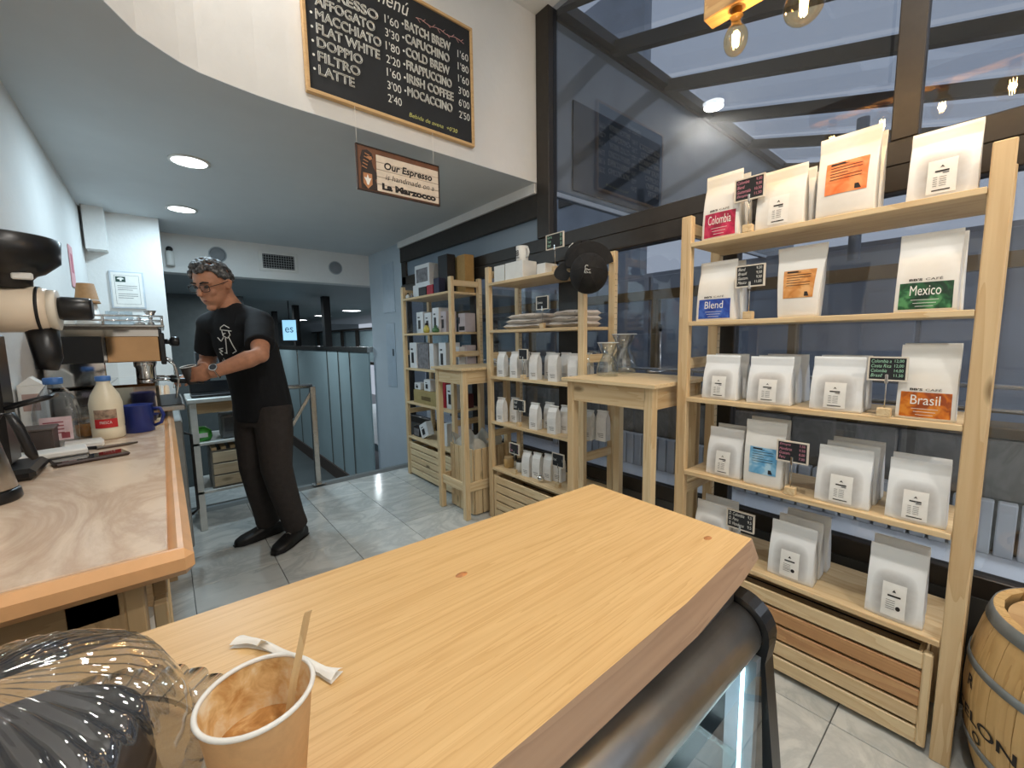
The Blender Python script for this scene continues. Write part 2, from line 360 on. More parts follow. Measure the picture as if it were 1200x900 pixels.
for x in (2.25, 2.94, 3.73, 4.63, 5.6, 6.7): MB().bar((x, 2.2, 3.57), (x, -5, roof_y(-5)), .06, .095).build('rafter', plain('rafter_brown', c(64, 58, 50), .6), rf)
gr = pane('roof_glass', (.86, .90, .95, 1), 1.45)
cl = MB().lathe([(.0, 0), (.14, 0), (.16, -.02), (.13, -.05), (.001, -.06)], 20, cap=False).mesh('assumed_court_lamp', emit('assumed_court_glow', (.8, .92, 1, 1), 4))  # fixture for the unseen lamps added to light the court
for p, l in (((3.0, -1.6, 2.44), 'assumed round lamp out of view under the court roof near the window'), ((5.4, -2.6, 2.26), 'assumed round lamp out of view under the court roof, far side')):
    t = thing('assumed_court_lamp', l, 'lamp', p, group='assumed round court lamps'); link_mesh('diffuser', cl, t); MB().tube([(0, 0, 0), (0, 0, max(.03, roof_y(p[1])-.05-p[2]) if p[1] < 2 else .9)], .012, 8).build('stem', black_frame, t)
for a, b in ((2.25, 2.94), (2.94, 3.73), (3.73, 4.63), (4.63, 5.6), (5.6, 6.7)):
    MB().add([(a+.03, 2.2, 3.66), (b-.03, 2.2, 3.66), (b-.03, -5, roof_y(-5)+.09), (a+.03, -5, roof_y(-5)+.09)], [(0, 1, 2, 3)]).build('pane', gr, rf)
tb = struct(MB().box(6.4, 4.2, 2.36, 6.6, 14, 7.2).build('wall_facade', plain('facade_grey', c(150, 158, 168), .7, 0, .1, 2)), 'pale building across the court')
for k in range(9):
    w_ = MB().box(6.36, 4.5+1.0*k, 3.9, 6.41, 4.5+1.0*k+.6, 6.2, .01).build('window', black_frame, tb)
struct(MB().tube([(5.2, 1.05, 2.0), (5.2, 1.05, 3.3)], .05).build('trim_4', plain('downpipe_grey', c(120, 126, 134), .5)), 'grey downpipe outside the glass')
# ------------------------------------------------------------------ the stairs and lower hall beyond
lf = struct(MB().box(-1.6, 4.0, -1.6, 6.5, 18, -.9).build('floor_lower', plain('dark_lower_floor', c(84, 92, 94), .35, 0, .1, 2)), 'dark floor of the lower hall')
struct(MB().box(-1.6, 5.42, 2.0, 6.5, 18, 2.1).build('ceiling_lower', plain('hall_ceiling', c(150, 158, 160), .6, 0, .04, 2)))
struct(MB().box(-1.7, 5.42, -.9, -1.6, 18, 2.1).build('wall_hall_left', dim_wall)); struct(MB().box(-1.6, 18, -.9, 6.5, 18.1, 2.1).build('wall_hall_far', dim_wall))
struct(MB().box(-.42, 7.6, -.9, 1.0, 7.7, 2.0).build('wall_hall_side', plain('dark_panel_wall', c(74, 84, 86), .5)), 'dark panelled wall behind the opening')
struct(MB().box(-.39, 4.03, -.9, 2.06, 4.08, -.012).build('wall_riser', dim_wall))
gp = struct(MB().box(1.98, 5.24, 1.15, 2.06, 13, 1.22).build('wall_partition', steel), 'frosted glass partition with steel rail beside the stairs')
frost = plain('frosted_glass', c(150, 172, 178), .35, 0, .04, 2)
ys = [5.24, 5.95, 6.45, 7.0, 8.93, 10.92, 13]
for a, b in zip(ys, ys[1:]):
    MB().box(2.0, a+.02, -.88, 2.02, b-.02, 1.15).build('frosted_panel', frost, gp)
    MB().box(1.99, b-.02, -.9, 2.03, b+.02, 1.15).build('upright', steel, gp)
for y in (7.0, 8.93, 10.92): MB().box(1.97, y-.07, 1.22, 2.07, y+.07, 2.0).build('post', black_m, gp)
MB().box(1.975, 5.24, -.9, 2.0, 13, -.7).build('skirting', plain('brown_skirting', c(70, 60, 54), .6), gp)
hw = struct(MB().box(4.6, 5.5, .6, 4.68, 18, .68).build('window_3', black_frame), 'row of lit windows across the lower hall')
for k in range(9): MB().box(4.6, 6+1.4*k, .68, 4.68, 6.1+1.4*k, 1.62).build('mullion', black_frame, hw)
MB().box(4.6, 5.5, 1.62, 4.68, 18, 1.68).build('mullion', black_frame, hw)
MB().box(4.72, 5.5, .68, 4.74, 18, 1.62).build('pane', plain('pale_hall_glass', c(150, 170, 176), .2), hw)
dl_m = emit('downlight_glow', (.92, .97, 1, 1), 9)
def downlight(loc, r, label, m=dl_m, cool=True):
    t = thing('downlight', label, 'ceiling light', loc, group='recessed round downlights')
    MB().lathe([(r*1.0, 0), (r*1.18, -.001), (r*1.2, -.006), (r*1.0, -.008)], 32, cap=False).build('trim_ring', white_p, t)
    MB().lathe([(r*1.0, -.004), (r*.5, -.007), (.001, -.008)], 32, cap=False).build('diffuser', m, t)
downlight((.204, 3.14, ZS), .085, 'round recessed downlight in lowered ceiling, the nearer one'); downlight((.20, 4.26, ZS), .085, 'round recessed downlight near the white wall stub, the farther one')
for (x, y, l) in ((.75, .1, 'above the foreground slab'), (.75, -1.2, 'behind the seats'), (1.5, -1.2, 'near the window behind the seats'), (.16, 1.90, 'before the curved fascia')): downlight((x, y, ZC), .09, 'round recessed downlight in the high ceiling ' + l)
for (p, l) in ((at(352, 375, z=2.0), 'leftmost small round light on the hall ceiling'), (at(378, 370, z=2.0), 'middle small round light on the hall ceiling'), (at(412, 364, z=2.0), 'nearest round light on the hall ceiling beyond the stairs')):
    downlight(p, .2, l); 
for p in ((1.0, 9.9, 1.96), (3.4, 12, 1.96), (3.43, 9.0, 1.96), (1.0, 6.6, 1.96)): lamp('hall_downlight_beam', 'AREA', p, 26, (.85, .95, 1), .4)
sc_ = thing('hall_screen', 'small lit information screen hanging in the lower hall', 'screen', W(340, 387, 7.2))
MB().box(-.12, -.03, -.19, .12, 0, .19, .01).build('housing', black_p, sc_)
MB().box(-.108, -.034, -.172, .108, -.03, .172).build('display', emit('screen_glow', c(150, 205, 235), .9), sc_)
m_ = MB(); letter(m_, 'es', lambda u, v: (u, -.0355, v), -.07, -.04, .06, .05); m_.build('lettering', plain('screen_ink', c(70, 120, 150)), sc_)
MB().tube([(0, -.015, .19), (0, -.015, .5)], .008).build('bracket', black_m, sc_); sc_.rotation_euler = (0, 0, -.5)
# ------------------------------------------------------------------ pine shelving units
SHZ = [1.68, 1.36, 1.04, .72, .385]
hole_m = plain('peg_hole', c(60, 40, 24), .9)
def shelf_unit(x, y0, y1, label, depth=.30):
    t = thing('pine_shelving_unit', label, 'shelving', (x, y0, 0), group='pine ladder shelving units')
    w = y1-y0; pw, pt = .044, .032
    pm = MB().box(0, 0, 0, pt, pw, 1.79, .003).mesh('post', pine_z)
    hm = MB()
    for k in range(46):
        for xx in (.008, .022): hm.add([(xx-.0022, -.0006, .22+.032*k-.0022), (xx+.0022, -.0006, .22+.032*k-.0022), (xx+.0022, -.0006, .22+.032*k+.0022), (xx-.0022, -.0006, .22+.032*k+.0022)], [(0, 1, 2, 3)])
    hm = hm.mesh('peg_holes', hole_m)
    for yy in (0, w-pw):
        for xx in (0, depth-pt):
            p = link_mesh('post', pm, t, (xx, yy, 0))
            if xx > 0: link_mesh('peg_holes', hm, p)['kind'] = 'stuff'
        for z in (.05, .60, 1.16, 1.72):
            MB().box(pt, yy+.009, z, depth-pt, yy+pw-.009, z+.045, .002).build('ladder_rung', pine_x, t)
    for z in SHZ: MB().box(-.002, pw+.001, z-.018, depth, w-pw-.001, z, .0015).build('shelf_board', pine_y, t)
    return t
XR, XM = 1.70, 1.75
u_right = shelf_unit(XR, .028, .922, 'pine ladder shelving unit nearest the camera, full of white coffee bags')
u_mid = shelf_unit(XM, 1.49, 2.38, 'middle pine shelving unit with caps, folded shirts and small white bags')
u_far = shelf_unit(XM, 2.83, 3.72, 'farthest pine shelving unit stacked with equipment boxes')
def crate(x, y0, y1, label, tones):
    t = thing('slatted_crate', label, 'crate', (x, y0, .02), group='slatted wooden crates under the shelves')
    w = y1-y0; D = .27
    for k in range(5):
        z = .002+.0625*k
        MB().box(0, 0, z, .012, w, z+.053, .003).build('slat', tones[k], t); MB().box(D-.012, 0, z, D, w, z+.053, .003).build('slat', pine_y, t)
        MB().box(.012, 0, z, D-.012, .012, z+.053, .003).build('slat', pine_x, t); MB().box(.012, w-.012, z, D-.012, w, z+.053, .003).build('slat', pine_x, t)
    for yy in (-.022, w):
        MB().box(-.002, yy, 0, .026, yy+.022, .31, .004).build('corner_post', pine_z, t); MB().box(D-.026, yy, 0, D, yy+.022, .31, .004).build('corner_post', pine_z, t)
    MB().box(.012, .012, .0, D-.012, w-.012, .008).build('base', pine_y, t)
    for xx in (.05, D-.05):
        for yy in (.06, w-.06): MB().box(xx-.02, yy-.02, -.02, xx+.02, yy+.02, 0).build('foot', black_p, t)
    return t
red_y = wood('reddish_pine', 1, c(206, 164, 116), c(168, 116, 74))
crate(XR+.004, .105, .845, 'slatted wooden crate under the bottom shelf nearest the camera, with two reddish slats', [pine_y, pine_y, red_y, red_y, pine_y])
crate(XM+.004, 1.565, 2.305, 'slatted wooden crate under the middle shelving unit', [pine_y]*5)
crate(XM+.004, 2.905, 3.645, 'slatted wooden crate under the farthest shelving unit', [pine_y]*5)
# ------------------------------------------------------------------ high side tables
def high_table(x0, x1, y0, y1, label):
    t = thing('high_table', label, 'table', (x0, y0, 0), group='small high pine tables'); w = y1-y0; d = x1-x0; lg_ = .042
    MB().box(0, 0, 1.082, d, w, 1.10, .002).build('table_top', pine_y, t)
    e = .022
    for xx in (e, d-e-lg_):
        for yy in (e, w-e-lg_): MB().box(xx, yy, 0, xx+lg_, yy+lg_, 1.082, .003).build('leg', pine_z, t)
    for xx in (e+.004, d-e-.024): MB().box(xx, e+lg_, .985, xx+.02, w-e-lg_, 1.082, .001).build('apron', pine_y, t); MB().box(xx+.008, e+lg_, .20, xx+.026, w-e-lg_, .265, .002).build('stretcher', pine_y, t)
    for yy in (e+.004, w-e-.024): MB().box(e+lg_, yy, .985, d-e-lg_, yy+.02, 1.082, .001).build('apron', pine_x, t); MB().box(e+lg_, yy+.008, .20, d-e-lg_, yy+.026, .265, .002).build('stretcher', pine_x, t)
    return t
high_table(1.548, 2.02, 2.395, 2.822, 'high pine table with slatted bin under it, between the two far shelving units')
high_table(1.545, 2.02, .935, 1.465, 'high pine table carrying a glass carafe, next to the nearest shelving unit')
# slatted bin with a plastic liner under the far table
bn = thing('slatted_bin', 'slatted wooden bin with plastic liner under the far high table', 'bin', (1.66, 2.455, 0))
for k in range(5):
    MB().box(0, .002+.062*k, .01, .012, .058+.062*k, .50, .002).build('slat', pine_z, bn); MB().box(.29, .002+.062*k, .01, .302, .058+.062*k, .50, .002).build('slat', pine_z, bn)
for k in range(4):
    for yy in (-.012, .31): MB().box(.012+.07*k, yy, .01, .074+.07*k, yy+.012, .50, .002).build('slat', pine_z, bn)
MB().box(.012, 0, .01, .29, .31, .02).build('base', pine_y, bn)
liner = plain('clouded_plastic', c(206, 206, 200), .25, 0, .1, 10)
def crumple(a, b):
    an = 2*PI*a; r = .165+.03*math.sin(an*5)+.018*math.sin(an*11+1)
    k = [(.93, .40), (1.0, .50), (1.12, .53), (1.12, .44)][0]
    z = .36+.2*b+.03*math.sin(an*7+b*4)*b; s = 1+.22*max(0, b-.7)+.06*math.sin(an*9)*b
    sx = max(-.137, min(.137, 1.2*r*math.cos(an)*.9)); sy = max(-.152, min(.152, 1.2*r*math.sin(an)))
    if b > .7: sx *= s; sy *= s
    return (.151+sx, .155+sy, z-(.05*(b-.86) if b > .86 else 0))
MB().grid(crumple, 56, 10).build('liner', liner, bn)
# ------------------------------------------------------------------ coffee bags
def bag_material(name, film, bean, amt):
    t = NT(name); tc = t.new('ShaderNodeTexCoord'); sp = t.new('ShaderNodeSeparateXYZ'); t.link(tc.outputs['Generated'], sp.inputs[0])
    n = t.noise(tc.outputs['Object'], 55, 4); n2 = t.noise(tc.outputs['Object'], 9, 3)
    dx = t.math('ABSOLUTE', t.math('SUBTRACT', sp.outputs[0], .5))
    e = t.math('ADD', t.math('POWER', t.math('DIVIDE', dx, .40), 4.0), t.math('POWER', t.math('DIVIDE', t.math('ABSOLUTE', t.math('SUBTRACT', sp.outputs[2], .33)), .36), 4.0))
    e = t.math('ADD', e, t.math('MULTIPLY', t.math('SUBTRACT', n2, .5), .8))
    k = t.ramp(e, [(.0, (1, 1, 1, 1)), (1.0, (0, 0, 0, 1))])
    k2 = t.math('MULTIPLY', k, t.math('ADD', amt*.75, t.math('MULTIPLY', n, amt*.5)))
    t.base(t.mix(k2, film, bean)); t.set(Roughness=.38); t.bump(n2, .35, .012); return t.m
frost_bag = bag_material('frosted_bag_film', c(236, 238, 238), c(160, 156, 152), .75)
white_bag = bag_material('white_bag_film', c(236, 235, 230), c(220, 216, 208), .5)
def bag_shape(w, h, d, taper=0.0, round_=0.0, lean=0.0):
    prof = [(0, .92), (.04, 1.0), (.2, 1.0), (.45, .86), (.62, .60), (.74, .30), (.80, .10), (.83, .055), (.86, .075), (.885, .055), (.94, .05), (1, .045)]
    def T(v):
        for (a, p), (b, q) in zip(prof, prof[1:]):
            if v <= b: return d*(p+(q-p)*(v-a)/(b-a))
        return d*prof[-1][1]
    def Wd(v): return w*(1-taper*(1-v))*(1-.02*math.sin(PI*v))*(1 if v < .985 else .985)
    def front(u, v, e=0.0):                          # u -1..1 across, v 0..1 up
        t = T(max(0, min(1, v))); bul = .80+.20*math.cos(u*PI/2*.95)
        zz = v*h + (round_*h*.04*(u*u) if v < .02 else 0)
        return (u*Wd(v)/2, -t/2*bul-e+lean*zz, zz)
    return T, Wd, front, [p for p, _ in prof]
def bag_mesh(w, h, d, m, taper=0, lean=0.0):
    T, Wd, front, vsn = bag_shape(w, h, d, taper, 0, lean); rings = []; U = [-1, -.97, -.8, -.5, -.2, .2, .5, .8, .97, 1]
    for v in vsn:
        ring = [front(u, v) for u in U]
        t = T(v); gus = .25 if .1 < v < .78 else 0
        ring.append((Wd(v)/2*(1-.09*gus), lean*v*h, v*h))
        ring += [(x, -y+2*lean*z, z) for x, y, z in [front(u, v) for u in U[::-1]]]
        ring.append((-Wd(v)/2*(1-.09*gus), lean*v*h, v*h)); rings.append(ring)
    return MB().loft(rings, True, True).mesh('coffee_bag', m)
red_l = None
def print_band(name, cols):                          # flat printed artwork of a label
    t = NT(name); v = t.coords('Generated', (1, 1, 1)); n = t.noise(v, 2.6, 2, .4, .8)
    t.base(t.ramp(n, [(.34, cols[0]), (.5, cols[1]), (.66, cols[2])])); t.set(Roughness=.45); return t.m
ART = {'Colombia': print_band('crimson_print', (c(150, 20, 56), c(190, 28, 78), c(206, 60, 96))), 'Blend': print_band('blue_print', (c(30, 62, 150), c(44, 84, 178), c(70, 108, 196))),
       'Mexico': print_band('green_print', (c(20, 52, 36), c(34, 92, 56), c(86, 150, 96))), 'Brasil': print_band('amber_print', (c(150, 66, 16), c(206, 112, 24), c(222, 140, 48))),
       'orange': print_band('orange_print', (c(236, 116, 52), c(242, 138, 78), c(246, 160, 100))), 'tan': print_band('tan_print', (c(196, 128, 58), c(214, 152, 86), c(226, 176, 118))),
       'sky': print_band('sky_blue_print', (c(92, 160, 206), c(124, 182, 218), c(176, 212, 232)))}
white_ink = plain('white_ink', c(240, 238, 232), .6, 0, .02)
def bag_label(root, S, kind, w, h, side=1):
    T, Wd, F, _ = S
    def patch(u0, v0, u1, v1, m, name, e=.0012):
        return MB().grid(lambda a, b: F(u0+(u1-u0)*a, v0+(v1-v0)*b, e), 8, 6).build(name, m, root)
    P = lambda e: (lambda u, v: F(u, v, e))
    if kind in ('Colombia', 'Blend', 'Mexico', 'Brasil'):
        lb = patch(-.86, .035, .86, {'Blend': .36, 'Colombia': .40, 'Mexico': .37, 'Brasil': .37}[kind], ART[kind], 'label')
        top = {'Blend': .36, 'Colombia': .40, 'Mexico': .37, 'Brasil': .37}[kind]
        m = MB(); q_ = .64 if kind == 'Colombia' else .50; letter(m, kind, P(.0022), -q_, top*.56, q_, top*.90); m.build('brand_lettering', white_ink, lb)
        m = MB()
        for k in range(3): m.grid(lambda a, b, k=k: F(-.45+.08*k+(.9-.16*k)*a, top*(.40-.11*k)+.006*b, .0022), 6, 1)
        m.build('small_print', white_ink, lb)
        m = MB(); letter(m, "BB'S", P(.0022), -.56, top+.022, -.12, top+.052, bold=.03); letter(m, 'CAFÉ', P(.0022), -.02, top+.022, .52, top+.058); m.build('brand_lettering', ink, root)
    elif kind in ('orange', 'tan', 'sky'):
        v0, v1 = (.27, .66) if kind != 'sky' else (.20, .60)
        lb = patch(-.70, v0, .74, v1, ART[kind], 'label')
        m = MB()
        for k in range(6): m.grid(lambda a, b, k=k: F(-.54+(.62 if k % 3 == 0 else 1.08)*a, v1-.035-.036*k+.007*b, .0022), 6, 1)
        m.grid(lambda a, b: F(-.54+.5*a, v1-.028+.016*b, .0022), 4, 1); m.grid(lambda a, b: F(.34+.22*a*(1-.4*b), v0+.02+.06*b, .0022), 4, 2); m.build('small_print', ink, lb)
    elif kind == 'info':
        lb = patch(-.42, .06, .42, .53, paper_w, 'label')
        m = MB()
        m.grid(lambda a, b: F(-.2+.4*a, .355+.022*b, .0022), 4, 1); m.grid(lambda a, b: F(.02+.18*a, .33+.012*b, .0022), 2, 1)
        m.add([F(-.07, .41, .0022), F(0, .45, .0022), F(.07, .41, .0022), F(0, .425, .0022)], [(0, 1, 2, 3)])
        for k in range(5):
            m.grid(lambda a, b, k=k: F(-.24+.12*a, .28-.03*k+.006*b, .0022), 2, 1); m.grid(lambda a, b, k=k: F(-.06+.2*a, .28-.03*k+.006*b, .0022), 2, 1)
        m.grid(lambda a, b: F(-.26+.52*a, .095+.016*b, .0022), 4, 1); m.build('small_print', ink, lb)
    elif kind == 'dot':
        lb = patch(-.42, .06, .42, .53, paper_w, 'label'); m = MB()
        m.grid(lambda a, b: F(-.22+.46*a, .345+.024*b, .0022), 4, 1); m.add([F(-.07, .41, .0022), F(0, .45, .0022), F(.07, .41, .0022)], [(0, 1, 2)])
        m.add([F(.17+.085*math.cos(q*PI/6), .20+.032*math.sin(q*PI/6), .0022) for q in range(12)], [tuple(range(12))])
        for k in range(5): m.grid(lambda a, b, k=k: F(-.26+.32*a, .29-.03*k+.006*b, .0022), 3, 1)
        m.build('small_print', ink, lb)
def coffee_bag(pl, pr, ptop, z, xf, kind, label, behind=0, sh=None, d=.075, film=None, taper=0.0, group=None, dx=.052, lean=.0, blabel=None, rz=0, pbot=None, shade=None):
    ym = (pl+pr)/2
    yb = pbot or 0
    a = at(pl, ptop+ (60 if not pbot else (pbot-ptop)*.6), x=xf).y; b = at(pr, ptop+(60 if not pbot else (pbot-ptop)*.6), x=xf).y
    w = a-b; h = at((pl+pr)/2, ptop, x=xf+d*.45).z - z
    film = film or frost_bag; S = bag_shape(w, h, d, taper, 0, lean); me = bag_mesh(w, h, d, film, taper, lean)
    for k in range(behind+1):
        lab = label if k == 0 else 'plain bag standing %s behind the %s' % (['directly', 'second', 'third', 'fourth'][k-1], sh or label)
        t = thing('coffee_bag', lab, 'coffee bag', (xf+d/2+(d*1.02)*k, (a+b)/2+random.uniform(-.006, .006)*(k > 0), z+.0005), -PI/2+rz+random.uniform(-.03, .03)*(k > 0), group or 'coffee bags on the nearest shelving unit')
        o = link_mesh('pouch', me, t)
        if k: t.scale = (1, 1, 1+.012*k); 
        if kind and k == 0: bag_label(t, S, kind, w, h)
    return w, h
B = coffee_bag
Z = SHZ; X0 = 1.715
B(822, 864, 205, Z[0], X0, 'Colombia', 'white bag with crimson Colombia label', 1, film=white_bag)
B(884, 940, 199, Z[0], X0, 'info', 'white bag with paper label beside the Colombia bag on the top shelf', 2, 'bag beside the Colombia bag', film=white_bag)
B(955, 1027, 157, Z[0], X0, 'orange', 'tall white bag with orange label on the top shelf', 1, 'bag with orange label on the top shelf', film=white_bag, taper=.06)
B(1063, 1147, 150, Z[0], X0+.01, 'info', 'large white bag with paper label at the right end of the top shelf', 0, film=frost_bag)
B(815, 858, 307, Z[1], X0, 'Blend', 'white bag with blue Blend label', 1, film=white_bag)
B(905, 964, 289, Z[1], X0+.01, 'tan', 'tapered white pouch with orange brown label on the second shelf', 0, film=white_bag, taper=.24)
B(1049, 1124, 273, Z[1], X0, 'Mexico', 'white bag with green Mexico label', 1, film=white_bag)
B(821, 861, 416, Z[2], X0, 'info', 'frosted bag with paper label at the left end of the third shelf', 1, 'leftmost bag on the third shelf')
B(873, 924, 418, Z[2], X0, 'info', 'frosted bag with paper label, second from left on the third shelf', 2, 'second bag on the third shelf')
B(947, 1009, 418, Z[2], X0, 'info', 'frosted bag with paper label left of the green chalk price sign', 1, 'bag left of the green price sign')
B(1050, 1122, 404, Z[2], X0, 'Brasil', 'white bag with amber Brasil label', 1, film=white_bag)
B(826, 866, 501, Z[3], X0+.01, 'info', 'frosted bag with paper label at the left end of the fourth shelf', 1, 'leftmost bag on the fourth shelf')
B(869, 917, 493, Z[3], X0, 'sky', 'white pouch with sky blue label on the fourth shelf', 1, 'pouch with sky blue label', film=white_bag, taper=.08, d=.06)
B(953, 1018, 524, Z[3], X0, 'info', 'frosted bag with paper label in the middle of the fourth shelf', 2, 'middle bag on the fourth shelf')
B(1036, 1110, 540, Z[3], X0, 'info', 'frosted bag with paper label at the right end of the fourth shelf', 1, 'rightmost bag on the fourth shelf')
B(812, 852, 588, Z[4], X0+.02, 'info', 'frosted bag at the left end of the bottom shelf, half hidden by the counter', 1, 'leftmost bag on the bottom shelf', pbot=640)
B(898, 952, 613, Z[4], X0+.01, 'dot', 'frosted bag with dotted paper label, left one on the bottom shelf', 2, 'left dotted label bag')
B(1013, 1084, 642, Z[4], X0, 'dot', 'frosted bag with dotted paper label, right one on the bottom shelf', 1, 'right dotted label bag')
# ------------------------------------------------------------------ chalk price signs
frame_w = plain('bleached_frame', c(222, 214, 200), .6, 0, .05, 30)
def price_sign(pl, pr, pt, pb, x, zb, label, lines, tint=None, tilt=0.0, rz=0.0):
    a = at(pl, (pt+pb)/2, x=x); b = at(pr, (pt+pb)/2, x=x); w = a.y-b.y; zt = at((pl+pr)/2, pt, x=x).z; z0 = at((pl+pr)/2, pb, x=x).z; h = zt-z0
    t = thing('price_sign', label, 'price sign', (x, (a.y+b.y)/2, zb+.0008), -PI/2+rz, 'small chalk price signs on wooden blocks')
    MB().box(-.017, -.012, 0, .017, .012, .028, .002).build('block', pine_x, t)
    MB().tube([(0, 0, .028), (0, 0, z0-zb+.012)], .0018, 6).build('rod', steel, t)
    br = MB().box(-w/2, -.003, z0-zb, w/2, .003, z0-zb+h, .001).build('board', board, t)
    e = .0045; zz = z0-zb
    fm = MB()
    for (x0, z0_, x1, z1) in ((-w/2-e, zz-e, w/2+e, zz), (-w/2-e, zz+h, w/2+e, zz+h+e), (-w/2-e, zz, -w/2, zz+h), (w/2, zz, w/2+e, zz+h)): fm.box(x0, -.005, z0_, x1, .005, z1)
    fm.build('frame', frame_w, t)
    m = MB(); n = len(lines)
    for k, (l, p) in enumerate(lines):
        v1 = zz+h*(1-.06-.9*k/n); v0 = v1-h*.62/n
        if l: letter(m, l, lambda u, v: (u, -.0036, v), -w*.45, v0, -w*.45+w*.055*len(l), v1, shear=.25)
        if p: letter(m, p, lambda u, v: (u, -.0036, v), w*.44-w*.05*len(p), v0, w*.44, v1)
    m.build('lettering', plain('chalk_'+(tint[0] if tint else 'white'), tint[1] if tint else c(226, 226, 220), .9, 0, .05), br)
    MB().box(-.004, -.006, zz-.012, .004, .006, zz+.016, .001).build('clip', chrome, t); return t
pinkc = ('pink', c(214, 140, 160)); grn = ('green', c(170, 220, 190))
price_sign(863, 895, 209, 233, X0-.004, Z[0], 'chalk price sign with pink writing on the top shelf', [('Colombia', '9,50'), ('Blend', '9,00'), ('Guatemala', '10,50'), ('Etiopia', '11,50')], pinkc)
price_sign(864, 895, 312, 335, X0-.002, Z[1], 'chalk price sign with white writing next to the Blend bag', [('Blend', '9,50'), ('Brasil', '9,50'), ('Guatem.', '9,50'), ('Mexico', '11,00')])
price_sign(1019, 1062, 420, 445, X0-.004, Z[2], 'chalk price sign with pale green writing next to the Brasil bag', [('Colombia a', '12,00'), ('Costa Rica', '12,00'), ('Colombia', '14,00'), ('Brasil', '11,50')], grn)
price_sign(912, 946, 519, 541, X0-.004, Z[3], 'chalk price sign with pink writing beside the sky blue label', [('Etiopia', '7,50'), ('Honduras', '9,50'), ('Guatem.', '8,00'), ('Peru', '7,00')], pinkc)
price_sign(853, 883, 601, 620, X0+.03, Z[4], 'chalk price sign on the bottom shelf behind the counter slab corner', [('D. Colombia', '9,5'), ('D. Peru', '9,5'), ('D. Honduras', '9,5')])
# ------------------------------------------------------------------ goods on the middle shelving unit
def small_sign(pl, pr, pt, pb, x, zb, label, lines, tint=None): return price_sign(pl, pr, pt, pb, x, zb, label, lines, tint)
w_side = plain('small_bag_white', c(232, 231, 228), .45, 0, .05, 20)
sb_w, sb_d, sb_h = .066, .05, .17
def small_bag_mesh():
    rings = []; prof = [(0, 1, 1), (.03, 1, 1), (.55, 1, 1), (.78, 1, .75), (.92, .98, .18), (.955, .98, .16), (.96, 1, .24), (1, 1, .22)]
    for v, a, b in prof:
        W2, D2 = sb_w/2*a, sb_d/2*b; g = .82 if .1 < v < .9 else .95
        rings.append([(-W2, -D2, v*sb_h), (-W2*.4, -D2*1.06, v*sb_h), (W2*.4, -D2*1.06, v*sb_h), (W2, -D2, v*sb_h), (W2*g, 0, v*sb_h), (W2, D2, v*sb_h), (-W2, D2, v*sb_h), (-W2*g, 0, v*sb_h)])
    return MB().loft(rings, True, False).mesh('pouch', w_side)
sbm = small_bag_mesh()
pm_ = MB()
for k in range(3): pm_.add([(-.018+.004*k, -sb_d/2*1.08-.0006, .040-.009*k), (.02, -sb_d/2*1.08-.0006, .040-.009*k), (.02, -sb_d/2*1.08-.0006, .043-.009*k), (-.018+.004*k, -sb_d/2*1.08-.0006, .043-.009*k)], [(0, 1, 2, 3)])
sbp = pm_.mesh('small_print', inkg); tie = MB().box(-sb_w/2-.002, -.008, sb_h*.965, sb_w/2+.002, .008, sb_h*1.0, .002).mesh('tin_tie', w_side)
def small_bag(px_, pb, si, x, label, rz=0):
    p = at(px_, pb, x=x)
    t = thing('gusseted_coffee_bag', label, 'coffee bag', (x+.027, p.y, SHZ[si]+.001), -PI/2+rz, 'small white gusseted bags on the middle shelving unit')
    link_mesh('pouch', sbm, t); link_mesh('small_print', sbp, t); link_mesh('tin_tie', tie, t)
row = [(586, 'leftmost'), (601, 'second'), (624, 'third'), (646.5, 'fourth'), (670, 'fifth')]
for px_, n in row: small_bag(px_, 446, 2, 1.765, 'small white bag, %s in front row of middle unit third shelf' % n, .12)
for px_, n in ((602, 'leftmost'), (613, 'second'), (642, 'third'), (660, 'fourth'), (684, 'fifth')): small_bag(px_, 440, 2, 1.86, 'small white bag, %s in back row of middle unit third shelf' % n, .1)
for px_, x, n in ((585, 1.765, 'leftmost'), (601, 1.83, 'second, set back'), (624, 1.765, 'third, right of the chalk sign'), (641, 1.85, 'fourth, set back'), (645.5, 1.765, 'fifth, front row'), (660, 1.83, 'sixth, set back'), (676, 1.90, 'seventh, set back'), (686, 1.80, 'eighth, right of the table leg'), (703, 1.84, 'rightmost')):
    small_bag(px_, 500, 3, x, 'small white bag on middle unit fourth shelf, ' + n, .1)
for px_, x, n in ((615, 1.78, 'leftmost'), (627, 1.80, 'second'), (640, 1.83, 'third'), (652, 1.86, 'rightmost')): small_bag(px_, 555, 4, x, 'small white bag on middle unit bottom shelf, ' + n, .1)
small_sign(641, 660, 274.5, 290.5, 1.762, SHZ[0], 'chalk price sign with green writing on top of the middle shelving unit', [('Gorra', '15'), ('Taza', '10'), ('Pack', '20')], grn)
small_sign(629.5, 642, 348, 362, 1.758, SHZ[1], 'chalk price sign before the folded shirts', [('', ''), ('Camisetas', ''), ('', '')], ('white', c(226, 226, 220)))
small_sign(608.5, 618, 410, 421, 1.756, SHZ[2], 'tiny chalk sign before the small bags of the middle unit third shelf', [('', ''), ('', ''), ('Cafe', '')], ('white', c(226, 226, 220)))
small_sign(602, 614.5, 469.5, 481, 1.77, SHZ[3], 'chalk price sign on the middle unit fourth shelf', [('Brasil', '5'), ('Blend', '5')], ('white', c(226, 226, 220)))
small_sign(598, 608, 520.5, 531.5, 1.77, SHZ[4], 'small dark sign by the jars on the middle unit bottom shelf', [('Te', '7'), ('Cacao', '8')], pinkc)
